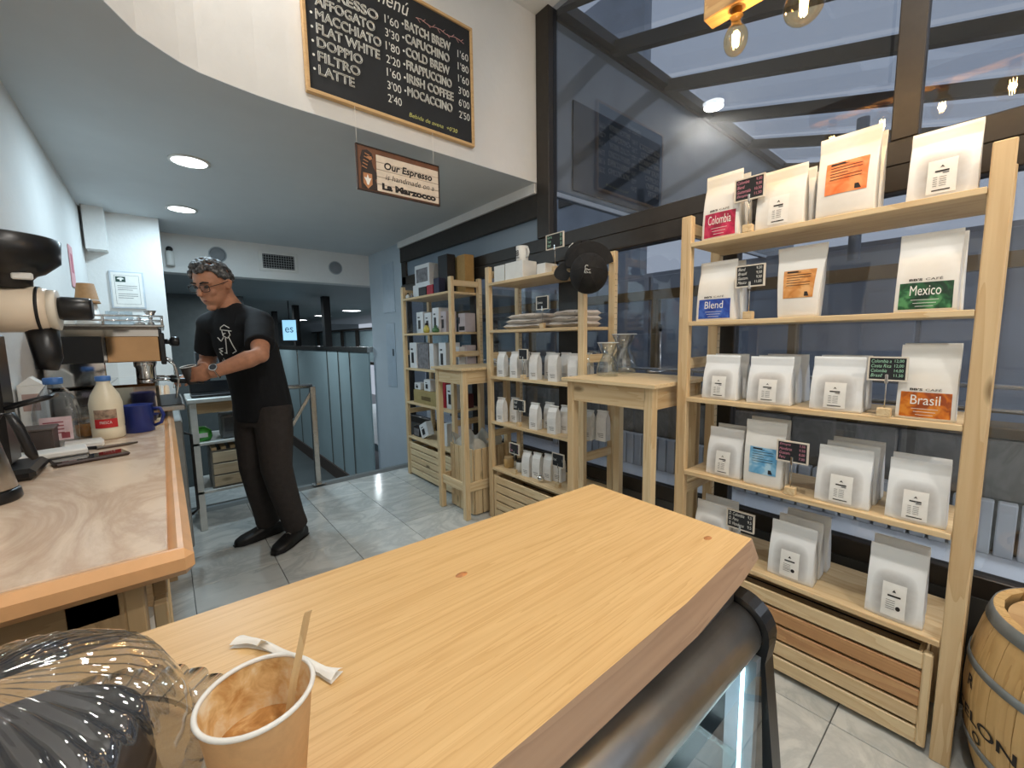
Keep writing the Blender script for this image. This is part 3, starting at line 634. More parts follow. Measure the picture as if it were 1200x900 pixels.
small_sign(648, 660.5, 532.5, 546.5, 1.80, SHZ[4], 'tilted chalk sign on the middle unit bottom shelf beside the table leg', [('', ''), ('Descaf', '5'), ('', '')], ('white', c(226, 226, 220)))
# jars and a steel ball
def jar(px_, x, r, h, mbody, mlid, label, lid=True):
    p = at(px_, 552, x=x); t = thing('jar', label, 'jar', (x+r, p.y, SHZ[4]+.001))
    MB().lathe([(r*.9, 0), (r, .004), (r, h*.78), (r*.85, h*.84)], 24).build('body', mbody, t)
    MB().lathe([(r*.9, h*.80), (r*.93, h*.82), (r*.93, h), (r*.88, h*1.01)], 24).build('lid', mlid, t)
jar(606, 1.80, .03, .085, white_p, black_p, 'white jar with black lid on the middle unit bottom shelf')
jar(592, 1.80, .036, .075, plain('amber_contents', c(196, 160, 104), .25), plain('tan_lid', c(190, 160, 116), .5), 'glass jar of tan contents on the middle unit bottom shelf')
sp = thing('steel_shaker', 'small round steel shaker on the middle unit bottom shelf', 'shaker', (1.785, at(634, 560, x=1.785).y, SHZ[4]+.001))
MB().sphere((0, 0, .024), .024).build('ball', chrome, sp); MB().lathe([(.006, .045), (.007, .056)], 12).build('neck', chrome, sp)
# folded shirts
sh_m = plain('white_cotton', c(226, 218, 210), .9, 0, .08, 16, .3); sh_p = plain('shirt_print', c(90, 84, 84), .9)
def shirt(px0, px1, k, x, label):
    a = at(px0, 383, x=x).y; b = max(1.538, at(px1, 383, x=x).y); w = a-b; d = .21; th = .031
    t = thing('folded_shirt', label, 'shirt', (x, b, SHZ[1]+.002+k*(th+.0008)), group='folded white shirts on the middle shelving unit')
    def f(u, v):
        wob = .003*math.sin(9*u+k*2)+.003*math.sin(7*v+k)
        return (d*v+.012*math.sin(PI*u*2+k), w*u, wob)
    N, Mv = 14, 6; prof = []
    def outer(u, v, top):
        e = min(1, 14*min(u, 1-u), 8*min(v, 1-v)); e = max(0, e)**.5; x_, y_, wv = f(u, v)
        return (x_, y_, th/2+(th/2*.98*e if top else -th/2*.98*e)+(wv if top else 0)*.4)
    m = MB(); m.grid(lambda u, v: outer(u, v, True), N, Mv); m.grid(lambda u, v: outer(u, v, False), N, Mv); m.build('cloth', sh_m, t)
    MB().tube([(d*.02-.0, w*(.12+.1*q), th*.5+.003*math.sin(q*1.7+k)) for q in range(5)], .0014, 5).build('printed_edge', sh_p, t)
for k in range(3): shirt(587+k*2, 636-k*2, k, 1.77, 'folded white shirt, %s of the left pile' % ['lowest', 'middle', 'topmost'][k])
for k in range(3): shirt(640+k*2, 690-k*2, k, 1.765, 'folded white shirt, %s of the right pile' % ['lowest', 'middle', 'topmost'][k])
# white boxes, mug and caps on the top board
def carton(px0, px1, pt, zb, x, depth, m, label, name='carton', art=None, grp=None, rz=0):
    pm = pt+12; a = at(px0, pm, x=x).y; b = at(px1, pm, x=x).y
    if name == 'equipment_box': b = max(b, 2.877)+.002; a = max(a, b+.03)-.003
    w = a-b; h = max(.02, at((px0+px1)/2, pt, x=x).z-zb)
    t = thing(name, label, 'box', (x, (a+b)/2, zb+.001), rz, grp)
    MB().box(0, -w/2, 0, depth, w/2, h, .0015).build('body', m, t)
    MB().box(.004, -w/2+.002, h-.0005, depth-.004, w/2-.002, h+.0015).build('lid_flap', m, t)
    if art:
        ps = MB()
        for (u0, v0, u1, v1) in art[1]: ps.box(-.0012, w/2-w*u1, h*v0, 0, w/2-w*u0, h*v1)
        ps.build('face_print', art[0], t)
    return t, w, h
wb = 'white cartons on top of the middle shelving unit'
carton(579, 591, 311.5, SHZ[0], 1.77, .09, white_p, 'small white carton at the left end of the middle unit top', grp=wb)
_, _, hb = carton(592, 612.5, 307, SHZ[0], 1.765, .12, white_p, 'white carton carrying the mug on the middle unit top', grp=wb)
carton(629, 639, 309, SHZ[0], 1.80, .1, white_p, 'white carton right of the mug on the middle unit top', grp=wb)
mg = thing('mug', 'white mug with dark print standing on a white carton', 'mug', (1.81, at(612, 300, x=1.81).y, SHZ[0]+hb+.004))
MB().lathe([(.036, 0), (.039, .004), (.039, .092), (.036, .092), (.035, .01), (.001, .009)], 28, cap=True).build('body', white_p, mg)
MB().tube([(.0, -.037, .075), (.0, -.056, .072), (.0, -.063, .05), (.0, -.056, .026), (.0, -.037, .02)], .0055, 8).build('handle', white_p, mg)
m_ = MB(); letter(m_, 'BB', lambda u, v: (-.0398*math.cos(u/.0398), .0398*math.sin(-u/.0398)+.0, v), -.02, .03, .012, .065, bold=.02)
letter(m_, 'cafe', lambda u, v: (-.0398*math.cos(u/.0398), .0398*math.sin(-u/.0398), v), -.02, .014, .014, .026); m_.build('print', ink, mg)
cap_m = plain('black_cotton_twill', c(20, 19, 20), .85, 0, .12, 60, .2)
def cap_logo(mb, place):                             # sketchy line figure with a hat
    for pts in (((-.3, .5), (-.1, .75), (.15, .7), (.2, .5), (-.3, .48)), ((-.2, .48), (-.25, .2), (-.05, .05), (.1, .3), (.1, .48)), ((-.25, .1), (-.35, -.4), (-.1, -.5), (0, -.1), (.15, -.45), (.3, -.4)), ((.1, .1), (.35, -.05), (.6, .05)), ((.35, -.35), (.65, -.3), (.4, -.5), (.7, -.5))):
        mb.tube([place(u, v) for u, v in pts], .0016, 5)
def cap(loc, ax, upv, brimdir, label, th0, ldir):
    t = thing('baseball_cap', label, 'cap', loc, group='black baseball caps'); a = Vector(ax).normalized(); u = Vector(upv); u = (u-a*u.dot(a)).normalized(); s_ = a.cross(u)
    def P(th, ph, k=1.0):                            # dome, th from pole
        r = .094*k; return a*(r*1.12*math.cos(th))+(s_*math.cos(ph)+u*math.sin(ph)*1.08)*(r*math.sin(th))
    m = MB(); m.loft([[P(max(.01, PI/2*i/9), 2*PI*j/32) for j in range(32)] for i in range(10)], True).build('crown', cap_m, t)
    m = MB(); 
    for j in range(6): m.tube([P(PI/2*i/8, 2*PI*j/6, 1.006) for i in range(9)], .0013, 5)
    m.build('seams', plain('cap_seam', c(34, 33, 34), .8), t)
    MB().sphere(tuple(P(0, 0, 1.01)), .006, 10, 6).build('button', cap_m, t)
    b = Vector(brimdir).normalized(); q = a.cross(b).normalized()
    def br(x, y):
        th = -1.1+2.2*x; R = .093+.075*y*math.cos(th*.9); return b*(R*math.cos(th))+q*(R*math.sin(th))-a*(.012+.02*(math.sin(th)**2)*y)
    if True:
        m = MB(); m.grid(br, 16, 4); m.grid(lambda x, y: br(x, y)-a*.003, 16, 4); m.build('brim', cap_m, t)
    ld = Vector(ldir); ld = (ld-a*ld.dot(a)).normalized(); cd = (a*math.cos(th0)+ld*math.sin(th0)).normalized(); rt = Vector((.64, -.77, 0)); rt = (rt-cd*rt.dot(cd)).normalized(); upd = rt.cross(cd)
    upd = upd if upd.z > 0 else -upd
    def LP(x, y):
        d = (cd+rt*x*.30+upd*y*.30).normalized(); th = math.acos(max(-1, min(1, d.dot(a)))); return P(th, math.atan2(d.dot(u), d.dot(s_)), 1.014)
    m = MB(); cap_logo(m, LP); m.build('embroidery', chalk, t)
    return t
cp = at(683, 305, x=1.735); cap((1.735, cp.y, cp.z), (-.50, -.35, .75), (0, 0, 1), (-.3, .95, -.15), 'black cap lying on the right end of the middle unit top', .75, (-.3, .9, .1))
cp2 = at(690, 321, x=1.655); cap((1.655, cp2.y, cp2.z), (-.80, -.55, .15), (0, 0, 1), (.1, .1, 1), 'black cap hanging on the front post of the middle unit', .12, (0, 0, -1))
# ------------------------------------------------------------------ equipment boxes on the farthest unit
wht = plain('white_card', c(222, 224, 226), .5, 0, .04, 9); blk = plain('black_card', c(30, 30, 34), .5); navy = plain('navy_card', c(34, 38, 66), .5); redc = plain('red_card', c(168, 30, 48), .5); pinkish = plain('pinkish_card', c(196, 184, 186), .5); greyc = plain('grey_photo_card', c(128, 126, 130), .5, 0, .25, 30); kraft2 = plain('brown_card', c(176, 140, 84), .7, 0, .05, 30); dred = plain('dark_red_card', c(92, 34, 34), .5); olive = plain('olive_card', c(164, 146, 96), .7)
art = (blk, [(.25, .2, .6, .62), (.2, .72, .5, .78)]); art2 = (greyc, [(.1, .1, .9, .8)]); G = 'boxes on the farthest shelving unit'
K = lambda a, b, t, zi, x, d, m, l, ar=None: carton(a, b, t, SHZ[zi], x, d, m, l, 'equipment_box', ar, G)
_, _, h1 = K(484, 504, 333, 0, 1.80, .15, wht, 'white box under the printed box on the farthest unit top')
carton(486, 503, 310, SHZ[0]+h1+.003, 1.815, .13, wht, 'grey printed box stacked on a white box, farthest unit top', 'equipment_box', art2, G)
K(490.5, 499.5, 336.5, 0, 1.755, .04, blk, 'small black box in front, farthest unit top'); K(500, 507.5, 334, 0, 1.755, .04, redc, 'small red box, farthest unit top'); K(508, 514.5, 326, 0, 1.757, .06, navy, 'navy box beside the small red box')
K(513, 524, 299, 0, 1.84, .08, blk, 'tall black box on the farthest unit top'); K(522.5, 533, 303, 0, 1.93, .07, olive, 'dull brown box behind the pine post, farthest unit top'); K(535, 552, 298, 0, 1.92, .09, kraft2, 'tall kraft box at the right end of the farthest unit top')
K(488, 496, 366, 1, 1.80, .1, wht, 'leftmost white box with black picture on the farthest unit second shelf', art); K(497.5, 505, 367, 1, 1.79, .1, wht, 'second white box on the farthest unit second shelf', art); K(506.5, 514, 361, 1, 1.80, .1, wht, 'taller white box on the farthest unit second shelf', art); K(515.5, 523, 365, 1, 1.82, .1, pinkish, 'pinkish box on the farthest unit second shelf', art)
K(537, 553, 367, 1, 1.91, .10, pinkish, 'wide pinkish box at the right end of the farthest unit second shelf', (blk, [(.06, .45, .2, .8), (.1, .08, .9, .3)]))
K(480, 488, 402, 2, 1.78, .14, wht, 'white box at the left end of the farthest unit third shelf', art); K(488.5, 502, 403, 2, 1.79, .15, greyc, 'grey photo box on the farthest unit third shelf'); K(503, 508, 403, 2, 1.79, .15, wht, 'narrow white box on the farthest unit third shelf'); K(514, 522.5, 402, 2, 1.79, .14, wht, 'white box with kettle picture on the farthest unit third shelf', art); K(531, 538, 407, 2, 1.86, .10, wht, 'white box right of the post on the farthest unit third shelf', art2); K(541, 554, 405, 2, 1.92, .09, pinkish, 'grey pink box at the right end of the farthest unit third shelf')
_, _, h2 = K(485, 512, 459, 3, 1.77, .14, olive, 'long kraft box lying on the farthest unit fourth shelf', (plain('kraft_print', c(110, 92, 56)), [(.35, .3, .75, .6)]))
for a, b, t_, l in ((486, 493, 449, 'small white carton at the left on the long kraft box'), (497, 504.5, 445.5, 'taller white carton on the long kraft box')): carton(a, b, t_, SHZ[3]+h2+.003, 1.79, .07, wht, l, 'equipment_box', art, G)
K(514.5, 522, 447, 3, 1.80, .08, redc, 'red box on the farthest unit fourth shelf'); K(523, 532, 452, 3, 1.80, .08, wht, 'white box right of the red box on the farthest unit fourth shelf', art); K(534, 545, 462, 3, 1.90, .09, dred, 'dark red box on the farthest unit fourth shelf')
K(485, 492, 500, 4, 1.79, .1, blk, 'black and white box on the farthest unit bottom shelf', art2); K(513, 518, 501, 4, 1.79, .12, wht, 'upright white box on the farthest unit bottom shelf', art); K(519.5, 524, 497, 4, 1.80, .13, wht, 'thin upright white box on the farthest unit bottom shelf'); K(531, 542, 495, 4, 1.88, .10, pinkish, 'greyish box at the right of the farthest unit bottom shelf')
tb_, w_, h_ = K(494, 503, 499, 4, 1.79, .06, wht, 'white box leaning on its neighbours, farthest unit bottom shelf', art); tb_.rotation_euler = (.0, 0, 0); tb_.rotation_euler[0] = -.42; tb_.location.z += .022
def small_pot(px_, pb, zi, x, r, h, m, m2, name, label, cat):
    p = at(px_, pb, x=x); t = thing(name, label, cat, (x, p.y, SHZ[zi]+.001))
    MB().lathe([(r*.7, 0), (r, h*.15), (r*.96, h*.45), (r*.4, h*.72), (r*.36, h*.78)], 20).build('body', m, t); MB().lathe([(r*.42, h*.76), (r*.5, h*.84), (r*.3, h)], 16).build('top', m2, t)
small_pot(500, 388, 1, 1.775, .03, .085, plain('yellow_pot', c(196, 184, 92), .3), black_p, 'dripper_pot', 'small yellow pot with black top on the farthest unit second shelf', 'pot')
small_pot(510.5, 388, 1, 1.775, .032, .06, plain('green_pot', c(78, 122, 84), .3), plain('green_lid', c(60, 100, 66), .3), 'dripper_pot', 'small green pot on the farthest unit second shelf', 'pot')
for px_, l in ((478, 'leftmost'), (483, 'second'), (488, 'third')): small_pot(px_, 390, 1, 1.775, .018, .085, glass_thin, glass_thin, 'glass_vial', '%s small clear glass on the farthest unit second shelf' % l, 'glass')
small_pot(478, 346, 0, 1.775, .02, .05, white_p, black_p, 'canister', 'small white canister at the left end of the farthest unit top', 'canister'); small_pot(482.5, 346, 0, 1.77, .016, .038, greyc, steel, 'canister', 'small grey canister on the farthest unit top', 'canister')
# ------------------------------------------------------------------ glassware on the high tables
def carafe(px_, pb, label, sc=1.0, handle=False):
    p = at(px_, pb, z=1.101) if sc == 1 else at(712, 440.5, z=1.101); t = thing('glass_carafe', label, 'carafe', (min(p.x, 1.97), p.y, 1.101))
    pr = [(.045, 0), (.066, .006), (.072, .03), (.06, .085), (.036, .125), (.034, .14), (.066, .21), (.069, .213)]
    pr = [(r*sc, z*sc) for r, z in pr]; inner = [(r-.0025, z+.002) for r, z in pr[::-1]]
    MB().lathe(pr+inner, 32, cap=False).build('body', carafe_glass, t)
    MB().lathe([(.067*sc, .211*sc), (.07*sc, .213*sc), (.067*sc, .216*sc)], 32, cap=False).build('rim', plain('glass_rim', c(214, 220, 222), .1), t)
    if handle: MB().tube([(-.035*sc, .03, .15*sc), (-.05*sc, .085, .16*sc), (-.055*sc, .09, .08*sc), (-.05*sc, .055, .03*sc)], .005, 8).build('handle', carafe_glass, t)
carafe(737, 436, 'hourglass shaped clear glass carafe on the nearer high table'); carafe(719, 437, 'clear glass server with handle beside the hourglass carafe', .8, True)
rs = thing('bent_rod_stand', 'bent steel rod stand with black tip on the nearer high table', 'stand', (1.80, .985, 1.10))
q = at(773, 436, z=1.1); rs.location = (q.x, q.y, 1.101)
MB().tube([(0, 0, .24), (0, 0, .03), (.0, -.006, .01), (0, -.02, .006), (0, -.03, .006)], .006, 10).build('rod', steel, rs); MB().lathe([(.009, .23), (.009, .262)], 12).build('tip', black_p, rs)
MB().tube([(-.09, .03, .006), (-.1, 0, .006), (-.09, -.03, .006), (0, -.03, .006), (.05, -.03, .006)], .006, 8).build('base', steel, rs); MB().tube([(-.09, .03, .006), (.06, .03, .006)], .006, 8).build('base_rod', steel, rs)
q = at(563, 432, z=1.1); sy = thing('coffee_syphon', 'glass coffee syphon on a black stand on the far high table', 'syphon', (1.93, 2.5, 1.101))
MB().lathe([(.05, 0), (.055, .004), (.05, .012), (.02, .016)], 24).build('base', steel, sy); MB().tube([(.0, .045, .01), (0, .045, .33), (0, .0, .33)], .007, 8).build('stand', black_p, sy)
MB().sphere((0, 0, .11), .042, 20, 12).build('lower_globe', glass_thin, sy); MB().lathe([(.012, .15), (.014, .19), (.036, .21), (.038, .31), (.036, .31), (.034, .212)], 20, cap=False).build('upper_funnel', glass_thin, sy); MB().box(-.018, -.018, .165, .018, .045, .185, .003).build('clamp', black_p, sy); MB().lathe([(.02, .016), (.022, .05), (.008, .058)], 16).build('burner', chrome, sy)
# ------------------------------------------------------------------ the coffee counter on the left
CZ = .95
ct = thing('coffee_counter', 'long beige stone topped coffee counter along the white wall', 'counter', (-.2, .88, 0))
MB().box(-.408, .905, CZ-.045, -.022, 4.62, CZ, .002).build('worktop', counter_m, ct, True)
MB().box(-.022, .878, CZ-.045, .012, 4.62, CZ+.002, .013).build('front_edging', edge_m, ct, True)
MB().box(-.408, .872, CZ-.045, .0125, .905, CZ+.002, .013).build('end_edging', edge_m, ct, True)
oak = wood('dull_oak', 0, c(176, 150, 112), c(142, 116, 82), knots=False); oakz = wood('dull_oak_upright', 2, c(188, 160, 120), c(150, 122, 86), knots=False)
MB().box(-.405, .93, .845, -.09, .955, CZ-.046, .002).build('end_rail', oak, ct, True); MB().box(-.05, .96, .845, -.03, 2.9, CZ-.046, .002).build('side_rail', wood('dull_oak_y', 1, c(176, 150, 112), c(142, 116, 82), knots=False), ct, True)
MB().box(-.155, .93, 0, -.085, .99, CZ-.046, .002).build('leg', oakz, ct, True); MB().box(-.085, .93, 0, -.06, .99, CZ-.046, .002).build('leg_facing', wood('pale_leg', 2, c(214, 190, 150), c(184, 154, 110), knots=False), ct, True)
MB().box(-.405, .93, 0, -.35, .99, CZ-.046, .002).build('leg', oakz, ct, True); MB().box(-.10, 2.86, 0, -.04, 2.92, CZ-.046, .002).build('leg', oakz, ct, True)
MB().box(-.39, 1.0, .45, -.06, 2.85, .468, .002).build('lower_shelf', oak, ct, True); MB().box(-.405, 1.02, .1, -.395, 2.9, .88).build('back_panel', white_p, ct, True)
# things on the lower shelf, seen past the counter end
def shelf_item(x, y, name, label, cat): return thing(name, label, cat, (x, y, .469))
t = shelf_item(-.10, 1.22, 'paper_roll', 'white roll with black bands under the counter end', 'roll'); MB().lathe([(.04, 0), (.04, .22)], 20).build('roll', paper_w, t); MB().lathe([(.0408, .03), (.0408, .06)], 20, cap=False).build('band', black_p, t); MB().lathe([(.0408, .14), (.0408, .155)], 20, cap=False).build('band', ink, t)
t = shelf_item(-.19, 1.12, 'plastic_bag', 'clear bag of something pink under the counter end', 'bag'); MB().loft([[(s*.05*math.cos(2*PI*j/20)*(1+.1*math.sin(5*j)), s*.04*math.sin(2*PI*j/20), z) for j in range(20)] for s, z in ((.8, 0), (1.0, .05), (.95, .12), (.55, .2), (.2, .235), (.4, .26))]).build('film', glass_thin, t); MB().sphere((0, 0, .07), .04, 14, 10, (.9, .7, 1.5)).build('contents', plain('pink_contents', c(178, 70, 84), .5), t)
t = shelf_item(-.27, 1.30, 'cloth', 'folded blue cloth under the counter end', 'cloth'); MB().grid(lambda u, v: (.14*(u-.5), .16*(v-.5), .16+.012*math.sin(9*u)+.01*math.sin(7*v)), 12, 8).box(-.07, -.08, .0, .07, .08, .155, .02).build('fold', plain('blue_cloth', c(56, 90, 130), .9), t)
t = thing('wooden_rack', 'narrow wooden rack standing by the counter end', 'rack', (-.055, 1.02, 0))
for yy in (0, .20):
    MB().box(0, yy, 0, .022, yy+.022, .80, .002).build('upright', pine_z, t)
for z in (.12, .34, .56, .76): MB().box(.0, .022, z, .02, .20, z+.03, .002).build('crosspiece', oak, t)
# under-counter fridge
fr = thing('undercounter_fridge', 'steel under-counter fridge at the far part of the coffee counter', 'fridge', (-.2, 3.02, 0))
MB().box(-.40, 3.02, .07, -.004, 3.62, .88, .004).build('cabinet', plain('dark_grey_metal', c(48, 50, 52), .5), fr, True)
MB().box(-.0, 3.02, .10, .05, 3.60, .86, .006).build('door', plain('satin_steel', c(176, 178, 176), .4, .6), fr, True)
MB().box(-.12, 3.0, .0, .0, 3.02, .12, .003).build('kick_panel', white_p, fr, True); MB().tube([(.052, 3.08, .78), (.085, 3.09, .76), (.085, 3.10, .3), (.052, 3.08, .28)], .008, 8).build('handle', black_p, fr, True)
for yy in (3.08, 3.55): MB().lathe([(.02, 0), (.02, .07)], 12, (-.05, yy, 0)).build('foot', black_p, fr, True)
# ------------------------------------------------------------------ espresso machine
mirror = plain('polished_steel', c(206, 200, 194), .07, 1, .03, 4)
em = thing('espresso_machine', 'polished steel espresso machine with black trim on the coffee counter', 'espresso machine', (-.18, 2.5, CZ))
MB().box(-.39, 2.52, .03+CZ, -.03, 3.16, .17+CZ, .012).build('lower_body', mirror, em, True)
MB().box(-.385, 2.54, .17+CZ, -.20, 3.14, .28+CZ, .004).build('splash_back', mirror, em, True)
MB().box(-.395, 2.515, .27+CZ, .0, 3.17, .425+CZ, .012).build('upper_body', mirror, em, True)
MB().box(-.19, 2.503, .272+CZ, -.012, 2.516, .385+CZ, .003).build('side_panel', plain('brown_reflection', c(190, 150, 110), .09, 1, .1, 6), em, True)  # steel side panel; the brown of mirrored wood is put into its colour
MB().box(-.385, 2.503, .272+CZ, -.20, 2.516, .385+CZ, .003).build('side_panel', black_p, em, True); MB().box(-.012, 2.50, .255+CZ, .008, 2.53, .40+CZ, .004).build('corner_trim', black_p, em, True)
MB().box(-.395, 2.51, .425+CZ, .012, 3.17, .437+CZ, .003).build('cup_tray', steel, em, True)
for z in (.455, .475):
    MB().tube([(-.39, 2.515, z+CZ), (.005, 2.515, z+CZ), (.005, 3.16, z+CZ), (-.39, 3.16, z+CZ)], .004, 8).build('tray_rail', chrome, em, True)
for x, y in ((-.38, 2.515), (-.19, 2.515), (.005, 2.515), (.005, 2.83), (.005, 3.16)): MB().tube([(x, y, .437+CZ), (x, y, .478+CZ)], .005, 8).build('rail_post', chrome, em, True)
MB().box(-.19, 2.55, .03+CZ, .06, 3.13, .055+CZ, .004).build('drip_tray', steel, em, True)
m_ = MB()
for k in range(22): m_.box(-.18, 2.56+.0255*k, .055+CZ, .05, 2.57+.0255*k, .06+CZ)
o = m_.build('drip_grille', black_p, em, True); o['kind'] = 'stuff'
for x in (-.36, -.06):
    for y in (2.56, 3.1): MB().lathe([(.022, 0), (.018, .032)], 14, (x, y, CZ)).build('foot', black_p, em, True)
for k, y in enumerate((2.70, 2.97)):
    MB().lathe([(.034, -.055), (.036, -.05), (.036, .0), (.042, .01), (.042, .03), (.03, .05)], 24, (-.075, y, .235+CZ)).build('group_head', chrome, em, True)
    MB().lathe([(.037, -.075), (.037, -.052)], 24, (-.075, y, .235+CZ)).build('portafilter_basket', chrome, em, True)
    MB().tube([(-.04, y, .175+CZ), (-.005, y, .172+CZ), (.02, y, .168+CZ)], .007, 8).build('portafilter_neck', chrome, em, True); MB().tube([(.018, y, .168+CZ), (.05, y, .163+CZ), (.13, y, .155+CZ), (.15, y, .152+CZ)], [.010, .014, .015, .011], 12).build('portafilter_handle', black_p, em, True)
    MB().tube([(-.075, y-.014, .165+CZ), (-.06, y-.02, .14+CZ)], .006, 8).build('spout', chrome, em, True)
for y in (2.545, 3.125):
    MB().tube([(.008, y, .36+CZ), (.03, y, .36+CZ)], .012, 12).build('steam_valve', black_p, em, True); MB().tube([(.026, y, .36+CZ), (.034, y, .36+CZ), (.056, y, .36+CZ), (.062, y, .36+CZ)], [.012, .023, .023, .016], 16).build('steam_knob', black_p, em, True)
    MB().tube([(.0, y, .28+CZ), (.035, y, .25+CZ), (.045, y+.004, .18+CZ), (.03, y+.01, .09+CZ)], .005, 8).build('steam_wand', chrome, em, True)
TOP = CZ+.4375
def paper_cup(x, y, z, r0, r1, h, m, name, label, cat='cup', grp=None):
    t = thing(name, label, cat, (x, y, z), group=grp); MB().lathe([(r0, 0), (r0+.001, .002), (r1, h), (r1+.003, h), (r1+.003, h+.004), (r1-.001, h+.004)], 28).build('body', m, t); return t
def upturned(x, y, z, r0, r1, h, m, label, band=None, name='paper_cup'):
    t = thing(name, label, 'cup', (x, y, z), group='cups on the espresso machine'); MB().lathe([(r1, 0), (r1+.003, .001), (r1+.003, .006), (r1, .007), (r0, h), (r0-.004, h), (r0-.005, h-.004), (.002, h-.004)], 28).build('body', m, t)
    if band: MB().lathe([(r1+.0005, .011), (r1-.001, .017)], 28, cap=False).build('band', band, t)
    return t
cup_y = 2.60
upturned(-.238, cup_y, TOP, .030, .042, .09, white_p, 'lower white paper cup upturned on the espresso machine'); upturned(-.238, cup_y, TOP+.092, .028, .040, .085, kraft, 'kraft paper cup upturned on top of the white cup', white_p)
upturned(-.31, 2.66, TOP, .032, .042, .08, white_p, 'white cup behind the grinder knob on the espresso machine', name='ceramic_cup')
for x, l in ((-.165, 'left'), (-.118, 'right')):
    t = thing('glass_cup', '%s small upturned glass on the espresso machine' % l, 'glass', (x, 2.6, TOP), group='small glasses on the espresso machine'); MB().lathe([(.026, 0), (.026, .004), (.022, .06), (.002, .062)], 24).build('body', pane('milky_glass', (.78, .84, .88, 1), 1.5, .05, 3), t)
t = thing('jigger', 'steel double jigger on the espresso machine', 'jigger', (-.035, 2.62, TOP)); MB().lathe([(.014, 0), (.015, .002), (.006, .026), (.006, .029), (.024, .068), (.022, .068), (.005, .03)], 24).build('body', steel, t); MB().lathe([(.0065, .024), (.0065, .031)], 20, cap=False).build('waist', chrome, t)
t = thing('tamper', 'small chrome tamper on the espresso machine', 'tamper', (-.075, 2.58, TOP)); MB().lathe([(.02, 0), (.02, .008), (.006, .012), (.008, .03), (.004, .036)], 20).build('body', chrome, t); MB().lathe([(.021, .002), (.021, .005)], 20, cap=False).build('ring', steel, t)
# ------------------------------------------------------------------ grinder
gx, gy = -.305, 1.70
g = thing('coffee_grinder', 'tall coffee grinder with cream barrel and black hopper by the wall', 'grinder', (gx, gy, CZ))
g.scale = (1.1, 1.1, 1.05); MB().box(-.09, -.08, 0, .02, .08, .03, .01).build('base', black_p, g); MB().box(-.09, -.055, .03, -.02, .055, .37, .012).build('column', black_p, g)
MB().tube([(-.092, 0, .425), (.055, 0, .425), (.068, 0, .425)], [.058, .058, .053], 36).build('barrel', cream, g)
MB().tube([(.05, 0, .425), (.056, 0, .425)], .0592, 36).build('joint_band', black_m, g); MB().tube([(.066, 0, .425), (.084, 0, .425)], .052, 32).build('front_plate', plain('ivory_plate', c(214, 206, 190), .35), g)
MB().tube([(.084, 0, .43), (.09, 0, .43), (.140, 0, .43), (.145, 0, .43)], [.028, .031, .029, .024], 24).build('dial_knob', black_p, g)
MB().lathe([(.045, .475), (.047, .50), (.055, .51), (.07, .517), (.098, .545), (.102, .60), (.097, .603), (.095, .59)], 36).build('hopper', black_p, g); MB().box(.02, -.052, .495, .055, -.044, .512, .003).build('hopper_latch', white_p, g)
MB().tube([(.05, 0, .38), (.055, 0, .30), (.05, 0, .27)], [.03, .026, .02], 18).build('chute', black_p, g); MB().tube([(-.02, -.04, .18), (.05, -.035, .2), (.055, .035, .2), (-.02, .04, .18)], .006, 8).build('bag_fork', black_p, g)
# kettle
kx, ky = -.342, 1.455
k_ = thing('gooseneck_kettle', 'brushed steel kettle with black handle on a black base', 'kettle', (kx, ky, CZ))
MB().lathe([(.062, 0), (.064, .004), (.062, .022), (.058, .026)], 36).build('base', black_p, k_); MB().lathe([(.057, .027), (.058, .03), (.036, .16), (.033, .168), (.015, .174), (.008, .176), (.01, .19), (.004, .194)], 36).build('body', plain('kettle_steel', c(186, 180, 172), .3, 1, .06, 30), k_)
MB().tube([(.028, 0, .165), (.045, .0, .20), (.062, 0, .195), (.072, 0, .16), (.085, 0, .10), (.09, 0, .085)], [.007, .008, .009, .010, .010, .007], 10).build('handle', black_p, k_); MB().tube([(-.03, .01, .06), (-.055, .03, .10), (-.05, .05, .17), (-.04, .07, .18)], .006, 8).build('spout', steel, k_)
# milk bottle, jug, mug, phone and small things
mk = thing('milk_bottle', 'full milk bottle with blue cap and red label on the coffee counter', 'bottle', (-.182, 2.16, CZ))
milk_m = plain('milk_plastic', c(236, 226, 200), .35, 0, .03)
MB().lathe([(.040, 0), (.046, .006), (.047, .04), (.045, .045), (.047, .05), (.047, .135), (.040, .165), (.022, .20), (.019, .208), (.019, .225)], 36).build('body', milk_m, mk)
MB().lathe([(.0215, .216), (.022, .218), (.022, .232), (.020, .234), (.002, .234)], 28).build('cap', plain('blue_cap', c(70, 120, 190), .4), mk)
arc = lambda r, a0, a1, z0, z1, n=10: (lambda u, v: (r*math.cos(a0+(a1-a0)*u), r*math.sin(a0+(a1-a0)*u), z0+(z1-z0)*v))
lb = MB().grid(arc(.0476, -2.3, -.9, .045, .078), 12, 2).build('label', plain('red_label', c(196, 40, 44), .5), mk); MB().grid(arc(.0476, -2.3, -.9, .078, .112), 12, 2).build('label', plain('photo_label', c(176, 150, 128), .5, 0, .35, 60), mk)
m_ = MB(); letter(m_, 'FRESCA', lambda u, v: (.0482*math.cos(u), .0482*math.sin(u), v), -1.95, .06, -1.25, .07); m_.build('lettering', white_ink, lb)
jg = thing('water_jug', 'empty clear plastic jug with blue cap on the coffee counter', 'jug', (-.300, 2.10, CZ))
MB().loft([[(s*.062*max(-.86, min(.86, math.cos(2*PI*j/32)*1.15)), s*.062*max(-.86, min(.86, math.sin(2*PI*j/32)*1.15)), z) for j in range(32)] for s, z in ((.94, 0), (1, .006), (1, .12), (.86, .165), (.5, .20), (.33, .215), (.32, .225))]).build('body', pane('jug_plastic', (.84, .88, .92, 1), 1.45, .06, 2.2), jg)
